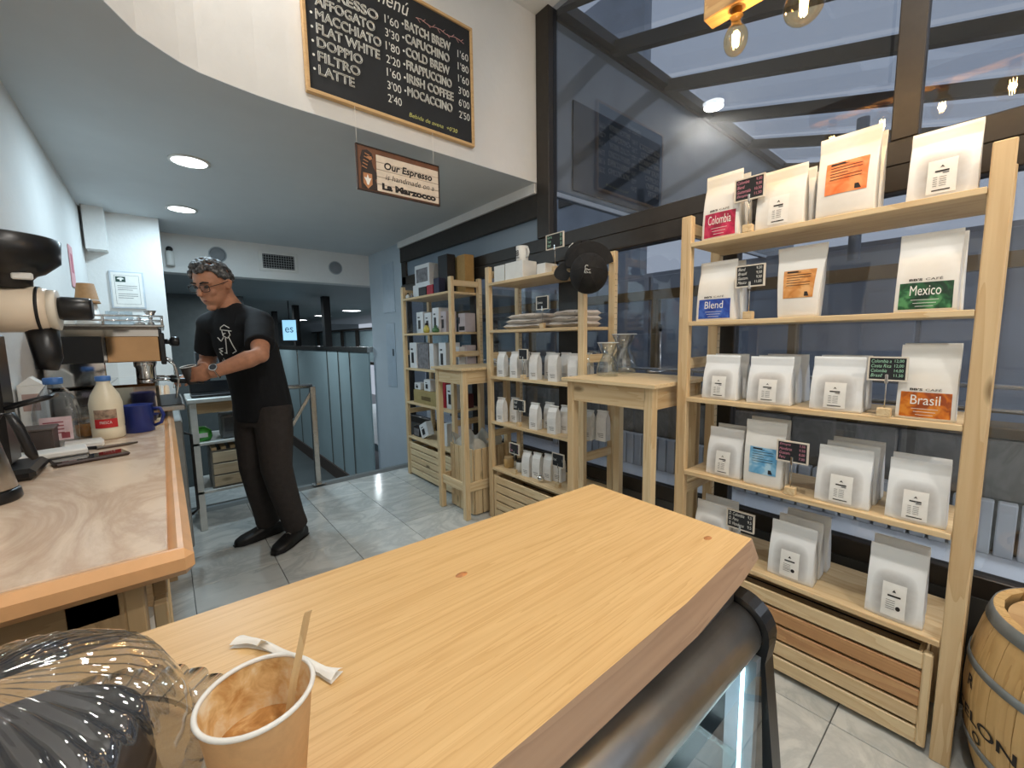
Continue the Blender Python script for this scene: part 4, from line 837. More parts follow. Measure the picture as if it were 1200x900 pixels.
MB().lathe([(.0235, .218), (.0245, .222), (.0245, .238), (.022, .24), (.002, .24)], 28).build('cap', MATS['blue_cap'], jg)
lb = MB().box(-.035, -.0555, .03, .04, -.0545, .11).build('label', plain('pink_white_label', c(222, 196, 200), .5, 0, .1, 30), jg); m_ = MB()
for kk in range(4): m_.box(-.028, -.056, .09-.012*kk, .02, -.0555, .094-.012*kk)
m_.box(.012, -.056, .036, .032, -.0555, .056); m_.build('small_print', plain('maroon_ink', c(150, 70, 80)), lb)
gj = thing('glass_pitcher', 'small glass pitcher of amber drink between jug and milk', 'pitcher', (-.248, 2.245, CZ)); MB().lathe([(.030, 0), (.036, .01), (.034, .1), (.038, .12), (.036, .12), (.032, .1)], 24).build('body', glass_thin, gj); MB().lathe([(.028, .006), (.032, .012), (.032, .05), (.002, .05)], 24).build('drink', plain('amber_drink', c(170, 112, 48), .2), gj); MB().tube([(.034, -.01, .1), (.062, -.02, .095), (.064, -.02, .04), (.034, -.01, .02)], .005, 8).build('handle', glass_thin, gj)
bm_ = thing('blue_mug', 'royal blue enamel mug on the coffee counter', 'mug', (-.098, 2.235, CZ)); MB().lathe([(.044, 0), (.047, .003), (.048, .107), (.0495, .109), (.0475, .109), (.045, .006), (.001, .005)], 32).build('body', blue_p, bm_); MB().tube([(.044, -.012, .09), (.068, -.018, .09), (.078, -.02, .06), (.068, -.018, .03), (.046, -.012, .02)], .006, 10).build('handle', blue_p, bm_)
ph = thing('phone', 'dark phone lying face up on the coffee counter', 'phone', (-.196, 1.785, CZ+.0005), .30); MB().box(-.082, -.037, 0, .082, .037, .011, .004).build('body', plain('phone_case', c(58, 42, 38), .45), ph); MB().box(-.078, -.033, .011, .078, .033, .0116).build('screen', plain('phone_screen', c(10, 10, 12), .06), ph)
bt = thing('blue_tray', 'blue tray on a wooden board beyond the blue mug', 'tray', (-.085, 2.40, CZ)); MB().box(-.06, -.05, .0, .062, .06, .016, .003).build('board', pine_x, bt); MB().loft([[(a*.05*math.cos(2*PI*j/24), a*.045*math.sin(2*PI*j/24), z) for j in range(24)] for a, z in ((.75, .017), (1, .045), (1.02, .045), (.93, .04), (.7, .022))], True).build('tray', blue_p, bt)
sc2 = thing('kitchen_scale', 'white kitchen scale with black underside by the kettle', 'scale', (-.285, 1.875, CZ), .15); MB().box(-.075, -.045, .0, .075, .045, .010, .003).build('underside', black_p, sc2); MB().box(-.072, -.043, .010, .072, .043, .028, .004).build('platform', white_p, sc2)
kb = thing('knock_box', 'dark brown square box on the coffee counter behind the scale', 'box', (-.345, 2.0, CZ)); MB().box(-.06, -.05, 0, .05, .05, .085, .006).build('body', plain('dark_brown_box', c(72, 62, 58), .5), kb); MB().box(-.064, -.054, .08, .054, .054, .088, .003).build('rim', plain('brown_rim', c(96, 86, 80), .5), kb)
wl = thing('white_lid', 'white plastic lid lying against the water jug', 'lid', (-.235, 2.015, CZ), .1); MB().box(-.05, -.03, 0, .05, .03, .022, .006).build('lid', white_p, wl); MB().box(-.045, -.025, .022, .045, .025, .025, .002).build('rim', white_p, wl)
pl_ = thing('flat_spatula', 'dark flat spatula lying beside the white lid', 'spatula', (-.150, 1.96, CZ), .2); MB().prism([(-.05, -.018), (.03, -.014), (.055, .0), (.03, .012), (-.05, .016)], .001, .006).build('blade', plain('dark_bronze', c(80, 66, 54), .4), pl_); MB().tube([(-.05, 0, .006), (-.11, 0, .012)], .006, 8).build('handle', black_p, pl_)
cb = thing('milk_carton', 'white carton with pale red print leaning behind the kettle', 'carton', (-.372, 2.24, CZ)); MB().box(-.032, -.03, 0, .032, .03, .21, .003).build('body', paper_w, cb); m_ = MB(); m_.box(-.022, -.0312, .12, .02, -.03, .18); m_.build('face_print', plain('faded_print', c(190, 160, 150)), cb); MB().prism([(-.032, .21), (.032, .21), (0, .24)], -.03, .03, 'y').build('gable', paper_w, cb)
# wall-mounted things behind the counter
cf = thing('framed_certificate', 'framed white notice with green emblem on the white wall stub', 'notice', (-.184, 4.70, 1.742)); a_, b_ = .105, .15
MB().box(-a_, -.016, -b_, a_, -.001, b_, .002).build('frame', plain('pale_frame', c(196, 204, 212), .4), cf); s_ = MB().box(-a_+.012, -.018, -b_+.012, a_-.012, -.016, b_-.012).build('sheet', paper_w, cf)
m_ = MB()
for (x0, z0, x1, z1) in ((-.075, .115, .075, .117), (-.075, -.115, .075, -.113), (-.075, -.115, -.073, .117), (.073, -.115, .075, .117)): m_.box(x0, -.0186, z0, x1, -.018, z1)
for k, (x0, x1) in enumerate(((-.06, .06), (-.06, .06), (-.06, .03))): m_.box(x0, -.0186, .03-.016*k, x1, -.018, .034-.016*k); m_.box(x0, -.0186, -.035-.016*k, x1, -.018, -.031-.016*k)
m_.build('lettering', inkg, s_); MB().box(-.068, -.0188, .062, -.008, -.018, .105).build('emblem', plain('dark_green', c(30, 66, 58), .5), s_); MB().prism([(-.06, .085), (-.052, .095), (-.036, .099), (-.022, .094), (-.016, .085), (-.03, .082), (-.032, .07), (-.042, .07), (-.044, .082)], -.0192, -.0188, 'y').build('emblem_tree', white_ink, s_)
pk = thing('pink_notice', 'small pink paper notice on the left wall', 'notice', (-.408, 3.9, 1.80)); MB().box(0, -.07, -.13, .004, .07, .13).build('sheet', plain('pink_paper', c(226, 170, 176), .7), pk); MB().box(.004, -.04, -.04, .0045, .04, .08).build('print', plain('pink_print', c(196, 110, 124), .7), pk)
sk = at(194, 300, y=4.7); sx = thing('wall_sensor', 'white wall sensor with black dome on the far beam', 'sensor', (.12, 5.24, 2.13)); MB().lathe([(.03, -.09), (.034, -.085), (.034, .03), (.028, .045)], 20, (0, -.036, 0)).build('housing', white_p, sx); MB().sphere((0, -.038, .062), .028, 16, 10).build('dome', black_p, sx)
v = thing('vent_grille', 'square mesh vent grille in the far beam', 'vent', (1.05, 5.24, 2.172)); MB().box(-.19, -.012, -.105, .19, 0, .105, .003).build('frame', white_p, v); MB().box(-.155, -.014, -.075, .155, -.012, .075).build('backing', black_m, v)
for k in range(13): MB().box(-.15+.0245*k, -.018, -.075, -.146+.0245*k, -.012, .075).build('bar', plain('vent_grey', c(150, 154, 156), .5), v)
for k in range(6): MB().box(-.155, -.0185, -.066+.026*k, .155, -.0125, -.062+.026*k).build('bar', MATS['vent_grey'], v)
for p, l in (((1.651, 5.24, 2.167), 'round grey ceiling speaker right of the vent grille'), ((.50, 5.24, 2.19), 'round grey speaker behind the man\'s head')):
    s = thing('round_speaker', l, 'speaker', p, group='round wall speakers'); MB().tube([(0, 0, 0), (0, -.012, 0)], .078, 32).build('rim', plain('speaker_rim', c(170, 176, 180), .5), s); MB().tube([(0, -.012, 0), (0, -.016, 0)], [.068, .06], 32).build('mesh', plain('speaker_mesh', c(132, 136, 140), .7), s)
# worktable behind the man and the stair rail
wt = thing('steel_worktable', 'steel worktable with wooden drawers behind the man', 'table', (.09, 3.50, 0)); paint = plain('white_steel', c(206, 208, 204), .4, .2)
MB().box(0, 0, .895, .60, .45, .925, .004).build('table_top', paint, wt)
for x in (.01, .55):
    for y in (.01, .40): MB().box(x, y, 0, x+.04, y+.04, .895, .003).build('leg', paint, wt)
MB().box(.05, .015, .82, .55, .04, .895, .002).build('rail', wood('rail_oak', 0, c(176, 150, 112), c(142, 116, 82)), wt); MB().box(.01, .01, .60, .59, .44, .62, .002).build('shelf', paint, wt); MB().box(.01, .01, .26, .59, .44, .28, .002).build('shelf', paint, wt)
dw = thing('drawer_box', 'small wooden drawer chest on the worktable shelf', 'drawers', (.19, 3.53, .281)); MB().box(0, 0, 0, .38, .3, .27, .003).build('carcass', plain('grey_carcass', c(120, 118, 112), .5), dw)
for k in range(3): MB().box(.012, -.012, .012+.085*k, .368, 0, .087+.085*k, .003).build('drawer', wood('drawer_birch', 0, c(218, 204, 176), c(190, 170, 136)), dw)
for k in range(7): MB().box(.01+.055*k, 0, .27, .04+.055*k, .3, .29, .002).build('slat', pine_x, dw)
t = thing('green_packet', 'bright green packet on the worktable shelf', 'packet', (.11, 3.53, .621)); MB().loft([[(.0+a*.06*math.cos(2*PI*j/16)+.05, a*.05*math.sin(2*PI*j/16)+.06, z) for j in range(16)] for a, z in ((.8, 0), (1, .03), (.9, .07), (.4, .1))]).build('packet', plain('green_foil', c(70, 170, 60), .35), t); MB().box(.02, .01, .03, .08, .013, .06).build('label', white_p, t)
t = thing('grey_appliance', 'grey appliance box on the worktable shelf', 'appliance', (.27, 3.55, .621)); MB().box(0, 0, 0, .2, .2, .17, .01).build('body', plain('appliance_grey', c(110, 114, 116), .5), t); MB().box(.02, -.004, .05, .18, 0, .15).build('panel', plain('appliance_dark', c(78, 82, 84), .4), t)
t = thing('laptop', 'black laptop on the worktable beside the man', 'laptop', (.24, 3.56, .926)); MB().box(-.12, 0, 0, .2, .2, .018, .003).build('base', black_p, t); MB().box(-.12, .19, .018, .2, .2, .10, .002).build('screen', plain('laptop_screen', c(34, 38, 42), .15), t)
t = thing('small_monitor', 'small dark monitor behind the man\'s hands', 'monitor', (.245, 3.92, .926)); MB().box(-.07, -.05, 0, .07, .03, .01, .003).build('base', black_p, t); MB().box(-.012, -.01, .01, .012, .006, .26, .003).build('stem', black_p, t); MB().box(-.075, -.03, .22, .075, -.01, .31, .003).build('screen_housing', plain('monitor_grey', c(96, 104, 110), .5), t); MB().box(-.066, -.032, .228, .066, -.03, .302).build('screen', plain('monitor_screen', c(40, 48, 54), .2), t)
rl = thing('stair_railing', 'polished steel railing post and handrail at the stair edge', 'railing', (.99, 3.99, 0))
MB().box(-.02, -.025, 0, .025, .02, .90, .003).build('post', steel, rl); MB().box(-.045, -.045, 0, .05, .04, .006).build('base_plate', steel, rl); MB().tube([(.003, 0, .905), (-.40, 0, .915)], .02, 12).build('handrail', steel, rl); MB().box(-.42, -.02, 0, -.38, .02, .90, .003).build('post', steel, rl); MB().bar((-.38, 0, .25), (.0, 0, .86), .025, .02, (0, 1, 0)).build('brace', steel, rl)
# ------------------------------------------------------------------ foreground: wooden slab on the display fridge
sl = thing('wooden_counter_slab', 'thick pale wooden slab counter in the foreground', 'counter', (.25, .5, .84))
top = [(.863, .302), (.876, .711), (.40, .730), (-.065, .749), (-.40, .762), (-.40, .285), (.229, .284), (.573, .286), (.774, .297)]
bot = [(.915, .306), (.905, .715), (.40, .735), (-.065, .752), (-.40, .765), (-.40, .282), (.30, .280), (.60, .279), (.80, .292)]
zt, zb_ = .90, .838
m = MB(); m.loft([[(x, y, zb_) for x, y in bot], [(x, y, zt) for x, y in top]], True, False); me = m.mesh('slab', slab_m); me.materials.append(endgrain)
for p in me.polygons:
    if abs(p.normal.z) < .9: p.material_index = 1
o = link_mesh('slab', me, sl, -sl.location)
for (a, b, r) in ((.36, .575, .0075), (.80, .36, .007)):
    MB().loft([[(a+r*s*math.cos(2*PI*j/16)*1.6, b+r*s*math.sin(2*PI*j/16), zt+z) for j in range(16)] for s, z in ((1, -.0005), (.9, .0004), (.05, .0006))]).build('knot', plain('knot_brown', c(192, 130, 78), .5, 0, .2, 90), sl, True)
MB().box(.80, .66, .0, .85, .70, .838).build('support_leg', pine_z, sl, True)
# display fridge
df = thing('display_fridge', 'glass fronted display fridge with rounded steel top under the slab', 'fridge', (.3, .45, 0))
cy, cz, cr = .302, .752, .052
prof = [(.70, .0), (.19, .0), (.20, .30), (.222, .52), (.243, .71)] + [(cy+(cr+.012)*math.cos(a), cz+(cr+.012)*math.sin(a)) for a in [PI+.1-(.1+PI*.5)*k/8 for k in range(9)]] + [(.70, .815)]
for x0 in (.785, -.36): MB().prism(prof, x0, x0+.038, 'x').build('end_frame', black_p, df, True)
MB().loft([[(x, cy+cr*math.cos(2*PI*j/40), cz+cr*math.sin(2*PI*j/40)) for j in range(40)] for x in (-.32, .783)]).build('steel_roll', steel_r, df, True)
MB().box(-.32, .30, .80, .785, .70, .836, .002).build('top_panel', plain('fridge_top', c(60, 56, 52), .4), df, True)
MB().add([(-.32, .246, .705), (.783, .246, .705), (.783, .195, .10), (-.32, .195, .10)], [(0, 1, 2, 3)]).build('front_glass', glass_thin, df, True)
MB().box(.765, .25, .10, .785, .30, .72).build('side_gasket', plain('grey_gasket', c(110, 116, 122), .4), df, True); MB().box(-.32, .20, .0, .785, .70, .10, .004).build('plinth', black_p, df, True)
MB().box(-.32, .66, .10, .785, .69, .80).build('back_panel', plain('fridge_liner', c(206, 222, 226), .4), df, True)
for z in (.30, .52): MB().box(-.31, .27, z, .76, .65, z+.008).build('glass_shelf', pane('shelf_glass', (.85, .93, .92, 1), 1.5, 0, 2), df, True)
MB().box(.756, .268, .12, .764, .272, .70).build('light_strip', emit('led_strip', c(190, 235, 245), 5), df, True)
lamp('fridge_led', 'AREA', (.55, .45, .79), 6, (.75, .93, 1), .25)
for k, (x, z) in enumerate(((.45, .53), (.58, .53), (.52, .31), (.66, .31), (.40, .31))):
    t = thing('wrapped_snack', 'foil wrapped snack in the display fridge, %s' % ['left on upper shelf', 'right on upper shelf', 'middle of lower shelf', 'right on lower shelf', 'left on lower shelf'][k], 'snack', (x, .37, z), .3*k, 'snacks in the display fridge')
    MB().loft([[(.045*a*math.cos(2*PI*j/14), .03*a*math.sin(2*PI*j/14), h) for j in range(14)] for a, h in ((.8, 0), (1, .012), (.95, .04), (.6, .055))]).build('wrapper', plain('foil_wrap', c(170, 180, 190), .2, .9, .2, 30), t); MB().box(-.02, -.0315, .012, .02, -.0295, .03).build('label', plain('snack_label', c(70, 110, 160), .5), t)
# coffee cup with stirrer
kr = wood('kraft_cup', 2, c(204, 164, 116), c(184, 142, 94), rough=.7, knots=False)
cu = thing('coffee_cup', 'kraft paper cup with coffee foam and a wooden stirrer', 'cup', (.037, .385, .9002))
MB().lathe([(.001, .001), (.029, 0), (.030, .001), (.042, .106)], 48, cap=False).build('wall', plain('kraft_cup_wall', c(204, 164, 118), .7, 0, .04, 120), cu)
MB().tube([(.0425*math.cos(2*PI*j/48), .0425*math.sin(2*PI*j/48), .1075) for j in range(49)], .0021, 8, False).build('rim', white_p, cu)
t_ = NT('coffee_stained_lining'); v_ = t_.coords('Object'); n_ = t_.noise(v_, 38, 4, .6, .5); t_.base(t_.ramp(n_, [(.36, c(240, 226, 198)), (.5, c(226, 192, 138)), (.66, c(190, 140, 82))])); t_.set(Roughness=.35)
MB().lathe([(.0415, .1075), (.0352, .064), (.0342, .055)], 48, cap=False).build('lining', t_.m, cu)
t_ = NT('coffee_foam'); v_ = t_.coords('Object'); n_ = t_.noise(v_, 46, 5, .6, .8); t_.base(t_.ramp(n_, [(.35, c(146, 98, 52)), (.55, c(184, 134, 78)), (.7, c(216, 180, 128))])); t_.set(Roughness=.3)
MB().lathe([(.0353, .064), (.02, .0648), (.001, .065)], 40, cap=False).build('coffee', t_.m, cu)
MB().loft([[p+q_ for q_ in (Vector((-.0032, 0, 0)), Vector((0, -.0009, 0)), Vector((.0032, 0, 0)), Vector((0, .0009, 0)))] for p in (Vector((.012, -.012, .045)), Vector((.027, -.004, .105)), Vector((.043, .004, .155)), Vector((.0445, .0045, .158)))], True, False).build('stirrer', wood('stirrer_birch', 2, c(214, 186, 140), c(184, 150, 104), knots=False), cu)
# torn sugar paper
sp_ = thing('torn_sugar_stick', 'torn white sugar stick paper lying behind the coffee cup', 'wrapper', (.088, .562, .9005), -1.02)
def strip(u, v):
    x = -.085+.17*u; y = .006*math.sin(5*u)+(v-.5)*(.011+.009*max(0, abs(u-.5)*2-.75)*4)
    return (x, y, .004+.004*math.sin(PI*v)+.010*max(0, abs(u-.42)*2-.7)+.003*math.sin(11*u))
m = MB(); m.grid(strip, 24, 4); m.grid(lambda u, v: (strip(u, v)[0], strip(u, v)[1], .001), 24, 4); m.build('paper', paper_w, sp_)
MB().grid(lambda u, v: (-.045+.012*u, -.006+.012*v, .006+.016*u*(1-v)+.004*v), 4, 4).build('torn_flap', paper_w, sp_)
# glass cake dome on a scalloped plate
dc = (-.139, .480)
pt = thing('glass_plate', 'scalloped clear glass plate under the cake dome', 'plate', (dc[0], dc[1], .9003))
def scal(r, z, a, k): 
    s = 1+k*.035*abs(math.sin(a*18)); return (r*s*math.cos(a), r*s*math.sin(a), z)
N_ = 288
gl_p = pane('plate_glass', (.93, .93, .92, 1), 1.5, .02, 2.6)
MB().loft([[scal(r, z, 2*PI*j/N_, k) for j in range(N_)] for r, z, k in ((.08, .002, 0), (.125, .004, 0), (.14, .010, .4), (.172, .018, 1), (.172, .0205, 1), (.138, .0135, .4), (.12, .008, 0), (.002, .007, 0))], False).build('dish', gl_p, pt)
m = MB()
for j in range(36):
    a = 2*PI*(j+.0)/36; m.tube([(r*math.cos(a), r*math.sin(a), z) for r, z in ((.136, .0125), (.155, .0165), (.171, .0205))], .0011, 5)
o = m.build('moulded_ribs', plain('rib_shine', c(150, 142, 130), .15, .3), pt); o['kind'] = 'stuff'
dm = thing('cake_dome', 'ribbed clear glass cake dome in the lower left foreground', 'cake dome', (dc[0], dc[1], .909))
dm.scale = (1.04, 1.04, 1.3)
gl_d = pane('dome_glass', (.80, .81, .82, 1), 1.5, .01, 3.0)
def rib(r, z, j, n, k): 
    a = 2*PI*j/n; s = 1+k*.012*math.cos(a*44); return (r*s*math.cos(a), r*s*math.sin(a), z+k*.0015*math.cos(a*44))
n = 352
MB().loft([[rib(r, z, j, n, k) for j in range(n)] for r, z, k in ((.134, 0, 0), (.135, .004, 0), (.131, .03, 0), (.124, .055, 0), (.113, .075, .2), (.108, .079, 1), (.09, .090, 1), (.065, .099, 1), (.04, .104, 1), (.026, .106, .3), (.016, .108, 0))], False).build('bell', gl_d, dm)
MB().lathe([(.014, .107), (.01, .114), (.013, .12), (.02, .128), (.02, .136), (.012, .142), (.001, .143)], 28).build('knob', gl_d, dm)
MB().lathe([(.134, 0), (.1375, .002), (.134, .005)], 64, cap=False).build('foot_ring', plain('glass_ring', c(200, 198, 190), .08), dm)
ck = thing('cake', 'dark round shape seen through the ribbed glass dome', 'cake', (dc[0], dc[1], .911)); MB().lathe([(.100, 0), (.104, .008), (.102, .052), (.094, .058), (.02, .060)], 40).build('body', plain('dark_body', c(50, 50, 54), .6, 0, .12, 14), ck); MB().lathe([(.1045, .024), (.1045, .029)], 40, cap=False).build('side_band', plain('brown_band', c(92, 84, 78), .6), ck)  # plain dark round body under the dome, with a lighter band
# ------------------------------------------------------------------ oak barrel
bx, by, bh = 1.80, -.262, .52
br = thing('oak_barrel', 'oak barrel with grey hoops and stencilled lettering by the window', 'barrel', (bx, by, 0))
rr = lambda z: .243+.042*(1-((z-.26)/.26)**2)
NS = 26
stm = wood('barrel_oak', 2, c(222, 188, 130), c(186, 146, 88), coord='obj')
for k in range(NS):
    a0, a1 = 2*PI*k/NS+.003, 2*PI*(k+1)/NS-.003; rings = []
    for i in range(9):
        z = bh*i/8; R = rr(z); rings.append([(R*math.cos(a), R*math.sin(a), z) for a in (a0, (a0+a1)/2, a1)]+[((R-.02)*math.cos(a), (R-.02)*math.sin(a), z) for a in (a1, a0)])
    MB().loft(rings, True, False).build('stave', stm, br)
hp = plain('galvanised_hoop', c(134, 140, 142), .5, .3, .1, 20)
for z0, z1 in ((.0, .03), (.115, .138), (.345, .368), (.485, .52)):
    MB().lathe([(rr(z0)+.0006, z0), (rr(z0)+.003, z0), (rr(z1)+.003, z1), (rr(z1)+.0006, z1)], 52, cap=False).build('hoop', hp, br)
for k in range(6):
    x0, x1 = -.214+.0715*k, -.2145+.0715*(k+1); f_ = lambda x: math.sqrt(max(0, .214**2-x*x)); xs = [x0+(x1-x0)*i/6 for i in range(7)]
    MB().prism([(x, f_(x)) for x in xs]+[(x, -f_(x)) for x in xs[::-1]], bh-.035, bh-.02).build('head_board', wood('barrel_head', 1, c(206, 172, 124), c(168, 128, 80), coord='obj'), br)
ster = plain('stencil_black', c(38, 32, 28), .8)
m = MB(); letter(m, 'BARCELONA', lambda u, v: ((rr(v)+.0012)*math.cos(u), (rr(v)+.0012)*math.sin(u), v), 1.20, .192, 2.66, .226, bold=.02)
m.build('lettering', ster, br)
m = MB(); letter(m, 'R', lambda u, v: ((rr(v)+.0012)*math.cos(u), (rr(v)+.0012)*math.sin(u), v), 1.86, .285, 1.97, .32, bold=.02); m.build('lettering', ster, br); m = MB(); letter(m, 'O', lambda u, v: ((rr(v)+.0012)*math.cos(u), (rr(v)+.0012)*math.sin(u), v), 2.0, .145, 2.12, .178, bold=.02); m.build('lettering', ster, br)
m = MB(); letter(m, 'J', lambda u, v: (u, v, bh-.0195), -.14, -.06, -.10, .02, bold=.02); m.box(-.09, -.05, bh-.0198, -.02, -.035, bh-.0192); m.build('head_mark', ster, br)
# ------------------------------------------------------------------ menu board and hanging sign
mb_ = thing('menu_board', 'large framed chalkboard menu on the curved white fascia', 'menu board', (1.055, 2.155, 2.445))
X0m, X1m, Z0m, Z1m = .610, 1.500, 2.448, 3.065
bd = MB().box(X0m, 2.140, Z0m, X1m, 2.156, Z1m).build('board', board, mb_, True)
fw = wood('frame_pine', 0, c(220, 184, 132), c(190, 150, 98), knots=False)
for (a, b, c_, d) in ((X0m-.016, Z0m-.016, X1m+.016, Z0m), (X0m-.016, Z1m, X1m+.016, Z1m+.016), (X0m-.016, Z0m, X0m, Z1m), (X1m, Z0m, X1m+.016, Z1m)): MB().box(a, 2.130, b, c_, 2.158, d, .002).build('frame_bar', fw, mb_, True)
PM = lambda u, v: (u, 2.1388, v)
def row(m, txt, x0, x1, z0, h, **kw): letter(m, txt, PM, x0, z0, x1, z0+h, **kw)
def dot(m, x, z): m.add([PM(x+.006*math.cos(q*PI/4), z+.006*math.sin(q*PI/4)) for q in range(8)], [tuple(range(8))])
def entry(txt, x0, x1, z0, h, mt=chalk, **kw):
    m = MB(); row(m, txt, x0, x1, z0, h, **kw); o = m.build('lettering', mt, bd); o['kind'] = 'stuff'; return o
for k, (t_, w_) in enumerate([('ESPRESSO', .30), ('AFFOGATO', .28), ('MACCHIATO', .31), ('FLAT WHITE', .30), ('DOPPIO', .21), ('FILTRO', .195), ('LATTE', .165)]):
    z = 2.876-.0592*k; entry(t_, .652, .652+w_, z, .044, outline=.026); m = MB(); dot(m, .634, z+.02); m.build('bullet', chalk, bd)
for k, (t_, w_) in enumerate([('BATCH BREW', .275), ('CAPUCHINO', .265), ('COLD BREW', .265), ('FRAPPUCCINO', .275), ('IRISH COFFEE', .285), ('MOCACCINO', .275)]):
    z = 2.902-.0645*k; entry(t_, 1.095, 1.095+w_, z, .046, outline=.026); m = MB(); dot(m, 1.083, z+.02); m.build('bullet', chalk, bd)
for k, t_ in enumerate(["1'60", "3'30", "1'80", "2'20", "1'60", "3'00", "2'40"]): entry(t_, .985, 1.060, 2.886-.062*k, .04)
for k, t_ in enumerate(["1'60", "1'80", "1'60", "3'00", "6'00", "2'50"]): entry(t_, 1.415, 1.488, 2.892-.0645*k, .04)
entry('menú', .93, 1.12, 2.968, .066, shear=.3)
entry("Bebida de avena  +0'30", 1.10, 1.40, 2.478, .022, plain('yellow_chalk', c(206, 206, 120), .9), shear=.2)
m4 = MB(); m4.tube([PM(1.16+.03*k, 2.985+.006*math.sin(k*1.7)) for k in range(11)], .0018, 5)
for k in range(10): m4.tube([PM(1.17+.03*k, 2.985), PM(1.185+.03*k, 2.985+(.014 if k % 2 else -.014))], .0018, 5)
m4.build('chalk_garland', plain('rose_chalk', c(196, 150, 146), .9), bd)
for o in bd.children: o.location = (0, 0, 0)
hs = thing('hanging_sign', 'small wooden hanging sign about handmade espresso', 'sign', (1.03, 2.135, 2.045))
sx0, sx1, sz0, sz1 = .80, 1.262, 2.045, 2.262
brn = plain('sign_brown', c(112, 70, 44), .6, 0, .12, 20); drk = plain('sign_dark', c(40, 26, 20), .6)
MB().box(sx0, 2.128, sz0, sx1, 2.138, sz1, .001).build('backboard', brn, hs, True)
pls = plain('whitewashed_plank', c(222, 208, 190), .7, 0, .06, 24)
pk0 = None
for k in range(5): pk0 = MB().box(sx0+.10, 2.124, sz0+.012+.0352*k, sx1-.008, 2.128, sz0+.045+.0352*k, .0006).build('plank', pls, hs, True)
PS = lambda u, v: (u, 2.1234, v)
m = MB(); letter(m, 'Our Espresso', PS, .94, 2.158, 1.215, 2.205, shear=.15, bold=.03); letter(m, 'is handmade on a', PS, .945, 2.1195, 1.225, 2.1475, shear=.25); letter(m, 'La Marzocco', PS, .925, 2.066, 1.235, 2.10, bold=.06); m.build('lettering', ink, hs, True)
MB().box(sx0+.008, 2.126, sz0+.008, sx0+.096, 2.128, sz1-.008).build('emblem_panel', brn, hs, True)
m = MB()                                             # seated lion with mane, holding a shield
m.prism([(sx0+.02, sz0+.01), (sx0+.016, sz0+.06), (sx0+.024, sz0+.11), (sx0+.018, sz0+.15), (sx0+.03, sz0+.19), (sx0+.055, sz0+.198), (sx0+.078, sz0+.186), (sx0+.085, sz0+.165), (sx0+.076, sz0+.15), (sx0+.083, sz0+.12), (sx0+.1, sz0+.095), (sx0+.102, sz0+.07), (sx0+.09, sz0+.06), (sx0+.105, sz0+.03), (sx0+.105, sz0+.01)], 2.1245, 2.126, 'y')
m.build('lion_figure', drk, hs, True)
m = MB()
for k in range(5): m.bar((sx0+.026+.004*k, 2.124, sz0+.115+.016*k), (sx0+.05+.004*k, 2.124, sz0+.108+.016*k), .004, .001, (0, 1, 0))
m.prism([(sx0+.05, sz0+.165), (sx0+.075, sz0+.17), (sx0+.08, sz0+.158), (sx0+.066, sz0+.15)], 2.1235, 2.1245, 'y'); m.prism([(sx0+.03, sz0+.085), (sx0+.03, sz0+.035), (sx0+.052, sz0+.012), (sx0+.075, sz0+.035), (sx0+.075, sz0+.085)], 2.1235, 2.1245, 'y'); m.build('mane_and_shield', plain('lion_tan', c(186, 128, 84), .6), hs, True)
m = MB(); m.prism([(sx0+.052, sz0+.08), (sx0+.058, sz0+.062), (sx0+.07, sz0+.064), (sx0+.062, sz0+.046), (sx0+.056, sz0+.03), (sx0+.048, sz0+.03), (sx0+.043, sz0+.046), (sx0+.034, sz0+.064), (sx0+.046, sz0+.062)], 2.123, 2.1235, 'y'); m.build('shield_flower', white_ink, hs, True)
m = MB()
for (a, b, c_, d) in ((sx0, sz0, sx1, sz0+.005), (sx0, sz1-.005, sx1, sz1), (sx0, sz0, sx0+.005, sz1), (sx1-.005, sz0, sx1, sz1)): MB().box(a, 2.124, b, c_, 2.128, d).build('border', drk, hs, True)
for x in (.80+.02, 1.245): MB().tube([(x-.012, 2.133, 2.445), (x-.012, 2.133, sz1)], .0012, 5).build('cord', paper_w, hs, True)
# ------------------------------------------------------------------ wooden lamp bar with filament bulbs
lx, lz = 1.52, 2.355
lb_ = thing('wooden_lamp_bar', 'wooden ceiling lamp bar with glowing filament bulbs', 'lamp', (lx, .0, lz))
MB().box(-.032, -1.15, 0, .032, .75, .07, .003).build('bar', wood('lamp_pine', 1, c(214, 176, 120), c(176, 130, 78)), lb_)
for y in (.45, -.85): MB().tube([(0, y, .07), (0, y, ZC-lz)], .006, 8).build('suspension_rod', black_p, lb_)
fil = emit('filament_glow', (1.0, .74, .40, 1), 70)
for k, y in enumerate((.655, .465, .27, .075, -.12, -.315, -.51)):
    big = k % 2 == 1; r = .052 if big else .036
    MB().lathe([(.016, 0), (.016, -.022), (.02, -.024)], 16, (0, y, 0)).build('socket', plain('brass', c(190, 150, 90), .3, 1), lb_)
    pr = [(.014, -.02), (.016, -.03)] + [(r*math.sin(a), -.045-r*(1-math.cos(a))*(1.0 if big else 1.35)+.0) for a in [.42+(PI-.45)*i/12 for i in range(13)]]
    b_ = MB().lathe(pr, 24, (0, y, 0), cap=False).build('bulb', glass_bulb, lb_)
    zc = -.045-r*(1.0 if big else 1.35)
    mfi = MB()
    for q in range(6):
        a = q*PI/3; mfi.tube([(.010*math.cos(a), y+.010*math.sin(a), zc+r*.5), (.007*math.cos(a), y+.007*math.sin(a), zc-r*.55)], .0016, 5)
    fo = mfi.build('filament', fil, b_); fo['kind'] = 'stuff'
    lo = lamp('bulb_light', 'POINT', (lx, y, lz+zc), 2.3, WARM, .012)
